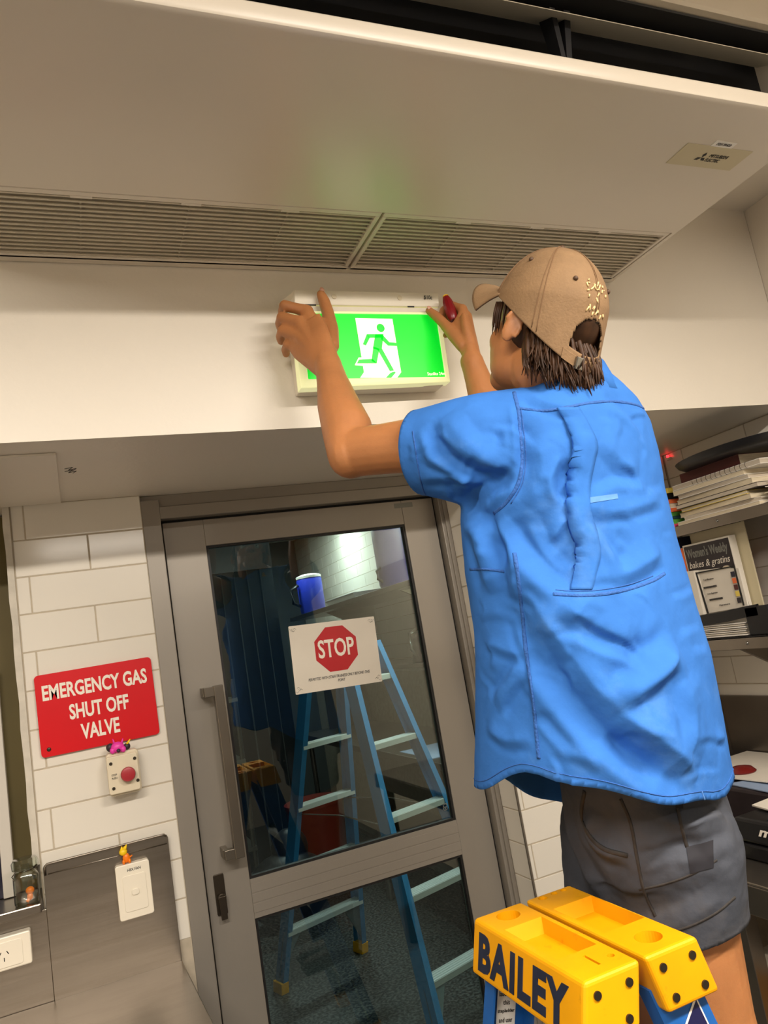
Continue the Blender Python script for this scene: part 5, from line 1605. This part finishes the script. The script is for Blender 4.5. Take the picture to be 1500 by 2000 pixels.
shirt_mb.tube([LS - LV * 0.10 + Vector((0, 0, -0.03)), LS - LV * 0.03 + Vector((0, 0, -0.028)), lerp(LS, LE, 0.18) + Vector((0, 0, -0.024)), lerp(LS, LE, 0.36) + Vector((0, 0, -0.018)), SL_END, SL_END + SL_DIR * 0.03],
              [(0.105, 0.110), (0.100, 0.108), (0.092, 0.098), (0.083, 0.086), (0.076, 0.076), (0.075, 0.075)], 32)
SR_END = lerp(RS, RE, 0.66) + Vector((0, 0, -0.012))
SR_DIR = (RE - RS).normalized()
shirt_mb.tube([RS + LV * 0.10 + Vector((0, 0, -0.03)), RS + LV * 0.03 + Vector((0, 0, -0.026)), lerp(RS, RE, 0.3) + Vector((0, 0, -0.02)), SR_END, SR_END + SR_DIR * 0.03], [(0.105, 0.105), (0.098, 0.104), (0.088, 0.092), (0.078, 0.078), (0.076, 0.076)], 32)
shirt = shirt_mb.build('shirt', 'shirt_blue', man)
baked(shirt, voxel=0.0042, smooth_it=14, smooth_f=0.55)
FOLDS = [
    # sleeve
    ([(858, 818), (880, 862), (925, 893), (985, 915), (1012, 925)], 0.010, 0.014),
    ([(838, 822), (862, 868), (900, 905), (955, 935)], -0.008, 0.012),
    ([(905, 800), (935, 840), (985, 880)], -0.005, 0.014),
    ([(900, 985), (935, 962), (980, 935), (1010, 905)], -0.008, 0.012),
    ([(820, 880), (850, 900), (890, 905)], 0.004, 0.009),
    ([(815, 935), (870, 930), (930, 945)], 0.004, 0.010),
    # under the arm and down the side
    ([(905, 992), (950, 1010), (975, 1055), (985, 1110)], -0.012, 0.016),
    ([(955, 1010), (995, 1060), (1010, 1120), (1012, 1180)], 0.010, 0.014),
    ([(925, 1030), (945, 1090), (960, 1160)], 0.008, 0.016),
    ([(985, 1000), (1040, 1070), (1090, 1120), (1130, 1150)], -0.010, 0.016),
    # long drape from the armpit to the tail
    ([(1010, 1120), (1060, 1195), (1110, 1270), (1180, 1360), (1260, 1430), (1340, 1490)], 0.014, 0.026),
    ([(1050, 1230), (1090, 1310), (1150, 1390), (1220, 1455), (1300, 1510)], -0.011, 0.022),
    # pulls below the waist seam
    ([(1095, 1175), (1150, 1215), (1200, 1240), (1250, 1262)], 0.012, 0.014),
    ([(1120, 1205), (1170, 1240), (1225, 1262), (1262, 1285)], -0.012, 0.012),
    ([(1325, 1265), (1290, 1310), (1240, 1350), (1195, 1385)], 0.011, 0.020),
    ([(1330, 1310), (1290, 1350), (1240, 1380), (1205, 1398)], -0.012, 0.016),
    ([(1205, 1395), (1260, 1430), (1320, 1475), (1360, 1520)], 0.010, 0.018),
    ([(1330, 1330), (1350, 1400), (1345, 1470)], 0.006, 0.018),
    ([(1190, 1440), (1240, 1490), (1290, 1530)], -0.006, 0.014),
    # back panel creases
    ([(1140, 985), (1190, 1000), (1240, 990), (1290, 975)], 0.004, 0.009),
    ([(1145, 1010), (1180, 1040), (1210, 1085), (1220, 1120)], -0.006, 0.010),
    ([(1150, 950), (1200, 930), (1260, 935)], -0.004, 0.010),
    ([(1190, 1130), (1240, 1110), (1290, 1080)], 0.006, 0.012),
    ([(1170, 860), (1210, 900), (1250, 920)], 0.004, 0.012),
    ([(1120, 900), (1100, 940), (1110, 985)], -0.008, 0.010),
    ([(1040, 860), (1060, 900), (1050, 950), (1030, 990)], 0.005, 0.014),
    ([(1075, 1060), (1095, 1030), (1115, 1010)], 0.004, 0.007),
    ([(1050, 1000), (1080, 1060), (1120, 1100)], -0.006, 0.012),
    # lower front, wrinkled
    ([(1020, 1290), (995, 1330), (965, 1375)], 0.005, 0.008),
    ([(1030, 1330), (1000, 1370), (985, 1400)], -0.004, 0.007),
    ([(945, 1250), (990, 1270), (1030, 1280)], 0.003, 0.008),
    ([(950, 1420), (990, 1445), (1035, 1440)], 0.004, 0.009),
    ([(1055, 1390), (1090, 1430), (1130, 1470)], -0.004, 0.009),
    ([(1000, 1200), (1015, 1250), (1040, 1300), (1050, 1400)], 0.004, 0.007),
    # yoke and shoulder
    ([(1030, 770), (1070, 790), (1130, 800)], 0.004, 0.009),
    ([(1180, 770), (1225, 800), (1255, 840)], -0.004, 0.012),
    ([(1010, 790), (1018, 850), (1020, 920)], -0.004, 0.006),
]
rnd = random.Random(11)
for k in range(70):
    x, y = rnd.uniform(930, 1400), rnd.uniform(800, 1530)
    a = rnd.gauss(0.5, 0.8)
    L = rnd.uniform(18, 45)
    FOLDS.append(([(x, y), (x + L * math.cos(a), y + L * math.sin(a) * 0.8), (x + 2 * L * math.cos(a + 0.3), y + 1.6 * L * math.sin(a + 0.3))], rnd.choice((-1, 1)) * rnd.uniform(0.0008, 0.0022), rnd.uniform(0.004, 0.008)))
for k in range(22):
    x, y = rnd.uniform(800, 1000), rnd.uniform(830, 960)
    a = rnd.gauss(0.7, 0.6)
    FOLDS.append(([(x, y), (x + 22 * math.cos(a), y + 20 * math.sin(a)), (x + 45 * math.cos(a + 0.3), y + 36 * math.sin(a + 0.3))], rnd.choice((-1, 1)) * rnd.uniform(0.001, 0.0022), rnd.uniform(0.004, 0.007)))
# the loose vent flap down the back: everything to the right of its edge stands proud
bv0 = bvh_of(shirt)
VENT = [(1092, 796), (1112, 830), (1128, 868), (1122, 905), (1114, 950), (1116, 1000), (1130, 1050), (1134, 1085), (1126, 1120), (1118, 1152)]
vp, _ = drape(bv0, [tuple(q.xy) for q in smooth_line([Vector((x, y, 0)) for x, y in VENT], 6)])
apply_folds(shirt, FOLDS, [(0.003, 0.07, 0)])
SV = Vector((0.78, -0.62, 0)).normalized()
vs_s = np.array([q.dot(SV) for q in vp])
vs_z = np.array([q.z for q in vp])
order = np.argsort(vs_z)
P, N = to_np(shirt.data)
s = P @ np.array(SV)
edge = np.interp(P[:, 2], vs_z[order], vs_s[order])
back = (N @ np.array(-FV) > 0.05) & (P[:, 2] > vs_z.min()) & (P[:, 2] < vs_z.max())
dd = s - edge
mid = (P[:, 2] - vs_z.min()) / (vs_z.max() - vs_z.min())
open_ = np.clip(np.sin(np.clip(mid, 0, 1) * math.pi), 0, 1) ** 0.5 * (0.55 + 0.45 * np.abs(np.sin(mid * 6.5)))
lift = np.where(dd > 0, np.exp(-dd / 0.05) * 0.004, -0.010 * np.exp(-((dd / 0.024) ** 2))) * open_ * back
P = P + N * lift[:, None]
shirt.data.vertices.foreach_set('co', P.ravel())
shirt.data.update()

NECK = Vector((0.836, 1.045, 1.985))


def hem_z(P):
    c = np.array([0.822, 1.146])
    q = P[:, :2] - c
    ff = q @ np.array(FV.xy) / 0.213
    ll = q @ np.array(LV.xy) / 0.234
    r = np.sqrt(ff ** 2 + ll ** 2) + 1e-9
    cf, cl = ff / r, ll / r
    cb = np.clip(cf + np.where(cl > 0, 0.24 * cl, 0.85 * cl), -1, 1)
    front = np.clip(cf + 0.12, 0, 1)
    base = 1.376 - 0.092 * np.clip(-cb, 0, 1) ** 1.2 - (0.055 + 0.13 * np.clip(0.25 - cl, 0, 1)) * front
    return base + 0.004 * np.sin(9 * np.arctan2(cl, cf))


def keep_shirt(P):
    k = P[:, 2] - hem_z(P)
    far = lambda e, d: np.array(e) @ np.array(d)
    kl = far(SL_END, SL_DIR) - P @ np.array(SL_DIR)
    near_l = (P @ np.array(LV) > np.array(LS) @ np.array(LV) - 0.02) & (P[:, 2] > 1.80)
    k = np.where(near_l, np.minimum(k, kl), k)
    kr = far(SR_END, SR_DIR) - P @ np.array(SR_DIR)
    near_r = (P @ np.array(-LV) > np.array(RS) @ np.array(-LV) - 0.09) & (P[:, 2] > 1.80) & (P @ np.array(FV) > np.array(RS) @ np.array(FV) + 0.08)
    k = np.where(near_r, np.minimum(k, kr), k)
    neck = (NECK.z + 0.012) - P[:, 2] + (P @ np.array(FV) - np.array(NECK) @ np.array(FV)) * -0.25
    rn = np.linalg.norm(P[:, :2] - np.array(NECK.xy), axis=1)
    k = np.where(rn < 0.12, np.minimum(k, neck), k)
    return k


trim(shirt, keep_shirt)
thicken(shirt, 0.0022)
bsh = bvh_of(shirt)
strip('yoke_seam', bsh, [(1012, 797), (1060, 802), (1100, 797), (1150, 787), (1200, 784), (1240, 790), (1262, 800)], 0.0028, 0.0012, 'shirt_seam', shirt, 8)
strip('armhole_seam', bsh, [(1004, 766), (1012, 800), (1017, 850), (1020, 900), (1012, 945), (990, 980), (965, 1003)], 0.0034, 0.0014, 'shirt_seam', shirt, 8)
strip('armhole_stitch', bsh, [(1018, 800), (1024, 850), (1027, 900), (1020, 945), (998, 984)], 0.0012, 0.0008, 'shirt_seam', shirt, 8)
strip('side_seam', bsh, [(1005, 1080), (1012, 1130), (1020, 1200), (1026, 1260), (1034, 1320), (1042, 1380), (1048, 1440), (1052, 1482)], 0.0036, 0.0014, 'shirt_seam', shirt, 8)
strip('waist_seam', bsh, [(1080, 1160), (1130, 1163), (1180, 1160), (1230, 1150), (1275, 1134), (1298, 1120)], 0.0030, 0.0014, 'shirt_seam', shirt, 8)
strip('waist_stitch', bsh, [(1085, 1152), (1130, 1155), (1180, 1151), (1230, 1141), (1275, 1125)], 0.0010, 0.0008, 'shirt_seam', shirt, 8)
strip('front_waist_seam', bsh, [(918, 1112), (950, 1112), (985, 1116)], 0.0024, 0.0012, 'shirt_seam', shirt, 8)
fl_v, fl_f = [], []
VL = [tuple(q.xy) for q in smooth_line([Vector((x, y, 0)) for x, y in VENT], 6)]
for i, (x, y) in enumerate(VL):
    tt = i / (len(VL) - 1)
    op = math.sin(math.pi * tt) ** 0.6 * (0.6 + 0.4 * abs(math.sin(tt * 6.5)))
    row = []
    for dx, hgt in ((-4, 0.0072 * op), (0, 0.0070 * op), (8, 0.0056 * op), (18, 0.0032 * op), (30, 0.0012 * op), (38, 0.0002)):
        h = bsh.ray_cast(EYE, ray(x + dx, y).normalized())
        nn = h[1] if h[1].dot(ray(x, y)) < 0 else -h[1]
        row.append(h[0] + nn * (hgt + 0.0006))
    fl_v += row
for i in range(len(VL) - 1):
    for k in range(5):
        fl_f.append((6 * i + k, 6 * i + k + 1, 6 * i + k + 7, 6 * i + k + 6))
vf = MB().add(fl_v, fl_f).build('vent_flap', 'shirt_blue', shirt, smooth=True)
thicken(vf, 0.0016)
strip('vent_hem', bsh, [(x + 22, y) for x, y in VENT[1:]], 0.0016, 0.0010, 'shirt_seam', shirt, 8)
strip('cuff_hem', bsh, [(806, 842), (812, 880), (818, 920), (826, 955), (838, 982)], 0.0016, 0.0010, 'shirt_seam', shirt, 8)
hs_v = []
for k in range(121):
    q = 2 * math.pi * k / 120
    dv = FV * math.cos(q) * 0.213 + LV * math.sin(q) * 0.234
    z = float(hem_z(np.array([[0.822 + dv.x, 1.146 + dv.y, 0]]))[0]) + 0.013
    o_ = Vector((0.822, 1.146, z))
    h = bsh.ray_cast(o_ + dv * 3, -dv.normalized())
    if h[0] is not None:
        hs_v.append(h[0] + dv.normalized() * 0.0004)
MB().tube(hs_v, 0.0009, 5).build('hem_stitch', 'shirt_seam', shirt, smooth=True)
patch('worn_patch', bsh, [(1148, 972), (1205, 964), (1207, 974), (1150, 983)], 'shirt_worn', shirt, 8, 0.0008)
strip('loose_thread', bsh, [(1370, 1545), (1374, 1556), (1378, 1566)], 0.0012, 0.0012, 'shirt_worn', shirt)

# collar
co_mb = MB()
nk = 40
base_c, top_c = NECK + Vector((0, 0, -0.018)), Vector((0.834, 1.038, 2.022))
pr = [(0.0, 1.0), (0.55, 0.90), (1.0, 0.86), (0.98, 0.98), (0.45, 1.12), (-0.15, 1.30)]
vs, fs = [], []
for k in range(nk):
    q = 2 * math.pi * k / nk
    for h, rr in pr:
        c = lerp(base_c, top_c, h)
        drop = -0.012 * max(0, math.cos(q)) * (1 if h >= 0 else 1.5)
        p = FV * math.cos(q) * 0.076 * rr + LV * math.sin(q) * 0.080 * rr
        vs.append(c + p + ZV * drop)
m_ = len(pr)
for k in range(nk):
    if 0 == k:
        pass
    for i in range(m_ - 1):
        fs.append((k * m_ + i, k * m_ + i + 1, ((k + 1) % nk) * m_ + i + 1, ((k + 1) % nk) * m_ + i))
cl = co_mb.add(vs, fs).build('collar', 'shirt_blue', shirt, smooth=True)
thicken(cl, 0.002)

# ---- cap
cap_c = Vector((-0.004, 0, 0.010))
CR = (0.112, 0.090, 0.122)


def cap_pt(th, ph, g=1.0):
    """th round the head from the brow (0), ph from the button (0) down to the band (1)."""
    ub = -0.012 + 0.062 * math.cos(th) - 0.008 * math.cos(2 * th)
    a = ph * math.acos(max(-1, min(1, ub / CR[2])))
    r = math.sin(a) if a < 1.35 else math.sin(1.35) * (1 + 0.02 * (a - 1.35))
    c, s = math.cos(th), math.sin(th)
    lump = 1 + 0.012 * math.sin(th * 3 + 1) * math.sin(ph * 3)
    return Vector((cap_c.x + CR[0] * r * c * g * lump - 0.006 * ph, cap_c.y + CR[1] * r * s * g * lump, cap_c.z + CR[2] * math.cos(a) * g))


nt_, np_ = 220, 80
vs, fs = [], []
for i in range(np_ + 1):
    for k in range(nt_):
        vs.append(HM @ cap_pt(2 * math.pi * k / nt_, max(0.015, i / np_)))
for i in range(np_):
    for k in range(nt_):
        th = 2 * math.pi * (k + 0.5) / nt_ - math.pi
        ph = (i + 0.5) / np_
        if abs(th) < 0.42 and (abs(th / 0.42) ** 2.4 + (abs(0.90 - ph) / 0.22) ** 2.2) < 1 and ph < 0.90:
            continue
        fs.append((i * nt_ + k, i * nt_ + (k + 1) % nt_, (i + 1) * nt_ + (k + 1) % nt_, (i + 1) * nt_ + k))
fs.append(tuple(range(nt_ - 1, -1, -1)))
hat = MB().add(vs, fs).build('cap', 'cap_tan', man, smooth=True)
thicken(hat, 0.0022)
# brim
vs, fs = [], []
nb, nl = 28, 10
for i in range(nb + 1):
    th = math.radians(-66 + 132 * i / nb)
    b0 = cap_pt(th, 0.985)
    for j in range(nl + 1):
        t = j / nl
        ln = 0.074 * math.cos(th * 0.9) ** 0.6
        out = Vector((ln * t * 0.93, 0.16 * t * math.sin(th) * 0.07, ln * t * 0.42))
        sag = -0.046 * (math.sin(th) ** 2) * t - 0.012 * t * t
        vs.append(HM @ (b0 + out + Vector((0, 0, sag + 0.004))))
for i in range(nb):
    for j in range(nl):
        fs.append((i * (nl + 1) + j, (i + 1) * (nl + 1) + j, (i + 1) * (nl + 1) + j + 1, i * (nl + 1) + j + 1))
br = MB().add(vs, fs).build('brim', 'cap_tan', hat, smooth=True)
thicken(br, 0.004)
MB().ball(HM @ (cap_c + Vector((0, 0, CR[2]))), 0.0065, 12, 8).build('top_button', 'eyelet', hat, smooth=True)
for k in range(6):
    th = math.radians(30 + 60 * k)
    p, c0 = HM @ cap_pt(th, 0.50), HM @ cap_c
    nrm = (p - c0).normalized()
    MB().ball(p + nrm * 0.0005, 0.0042, 10, 8).build('eyelet', 'eyelet', hat, smooth=True)
    th2 = math.radians(60 * k)
    for off in (-0.035, 0.035):
        line = [HM @ cap_pt(th2 + off * (0.3 + ph), ph, 1.006) for ph in [0.06 + 0.92 * j / 16 for j in range(17)]]
        if k == 3:
            line = line[:11]
        MB().tube(line, 0.0008, 5).build('panel_seam', 'cap_stitch', hat, smooth=True)
# band strap across the opening
sp = [HM @ (cap_pt(math.pi + a, 0.965, 1.005)) for a in [math.radians(-30 + 5 * k) for k in range(13)]]
stv, stf = [], []
for i, p in enumerate(sp):
    o_ = (p - (HM @ cap_c)).normalized()
    stv += [p + HU * 0.008 + o_ * 0.0015, p - HU * 0.008 + o_ * 0.0015, p - HU * 0.008 - o_ * 0.001, p + HU * 0.008 - o_ * 0.001]
for i in range(len(sp) - 1):
    for k in range(4):
        stf.append((4 * i + k, 4 * i + (k + 1) % 4, 4 * i + 4 + (k + 1) % 4, 4 * i + 4 + k))
stf += [(0, 1, 2, 3), (4 * len(sp) - 4, 4 * len(sp) - 3, 4 * len(sp) - 2, 4 * len(sp) - 1)]
MB().add(stv, stf).build('strap', 'cap_tan', hat, smooth=False)
pb = HM @ cap_pt(math.pi - 0.18, 0.965, 1.02)
put_b = MB()
put(put_b, MB().box(-0.003, 0.003, -0.009, 0.009, -0.010, 0.010), Matrix.Translation(pb) @ HM.to_3x3().to_4x4())
put_b.build('buckle', 'steel', hat, 0.001)
tb = HM @ cap_pt(math.pi + 0.05, 1.0, 1.02)
MB().tube([tb, tb - HU * 0.012, tb - HU * 0.026 - HF * 0.004], [0.008, 0.008, 0.007], 8, 0.4).build('strap_tail', 'hair_brown', hat)
# stitched emblem above the opening
em_mb = MB()
for k in range(26):
    th = math.pi + rnd.uniform(-0.30, 0.26)
    ph = rnd.choice((rnd.uniform(0.46, 0.58), rnd.uniform(0.60, 0.66)))
    a, b = HM @ cap_pt(th, ph, 1.008), HM @ cap_pt(th + rnd.uniform(-0.09, 0.09), ph + rnd.uniform(-0.04, 0.04), 1.008)
    em_mb.tube([a, lerp(a, b, 0.5), b], 0.0014, 5)
em_mb.build('embroidery', 'cap_embroidery', hat, smooth=True)

# ---- hair
hb2 = MB()
put(hb2, MB().ball((-0.022, 0, 0.012), (0.094, 0.075, 0.085), 26, 18), HM)
hr = random.Random(5)
for k in range(420):
    th = math.radians(hr.uniform(104, 256))
    side = abs(math.cos(th))
    r0 = hr.uniform(0.80, 0.93)
    root = Vector((-0.018 + 0.088 * r0 * math.cos(th), 0.080 * r0 * math.sin(th), hr.uniform(-0.055, -0.015)))
    ln = hr.uniform(0.048, 0.086) * (0.62 + 0.40 * side)
    fl = hr.uniform(-0.006, 0.016)
    d_out = Vector((math.cos(th), math.sin(th), 0))
    sw_ = Vector((-math.sin(th), math.cos(th), 0)) * hr.uniform(-0.014, 0.014)
    down = (HM.inverted().to_3x3() @ Vector((0, 0, -1))) * 0.75 + Vector((0, 0, -0.25))
    pts = []
    for j in range(7):
        t = j / 6
        q = root + down * ln * t + d_out * (0.008 * math.sin(t * 2.6) + fl * t * t) + sw_ * t * t
        pts.append(HM @ q)
    w = hr.uniform(0.0022, 0.0046)
    hb2.tube(pts, [w * 0.9, w, w, w * 0.9, w * 0.7, w * 0.45, 0.0006], 6, 0.5)
for s_ in (-1, 1):
    for k in range(14):
        x0 = hr.uniform(0.005, 0.045)
        a = Vector((x0, s_ * 0.074, 0.022))
        pts = [HM @ (a + Vector((-0.006 * t, s_ * (0.002 * math.sin(3 * t)), -hr.uniform(0.040, 0.058) * t))) for t in (0, 0.35, 0.7, 1.0)]
        hb2.tube(pts, [0.004, 0.0045, 0.003, 0.0006], 6, 0.5)
hair = hb2.build('hair', 'hair_brown', man, smooth=True)

# ---- screwdriver in the right hand
sd = thing('screwdriver', at(885, 622, 1.515), 'dark red handled screwdriver with yellow butt in his right hand', 'screwdriver')
a, b = at(886, 626, 1.508), at(871, 581, 1.528)
axd = (b - a).normalized()
MB().tube([a, lerp(a, b, 0.12), lerp(a, b, 0.45), lerp(a, b, 0.8), lerp(a, b, 1.0)], [0.008, 0.0130, 0.0142, 0.0125, 0.0085], 10).build('handle', 'screwdriver_red', sd, smooth='auto')
MB().tube([b, b + axd * 0.003, b + axd * 0.006], [0.0084, 0.008, 0.005], 10).build('butt_cap', 'screwdriver_yellow', sd, smooth='auto')
MB().tube([a + axd * 0.002, a - axd * 0.05], 0.0028, 8).build('shaft', 'steel', sd, smooth='auto')
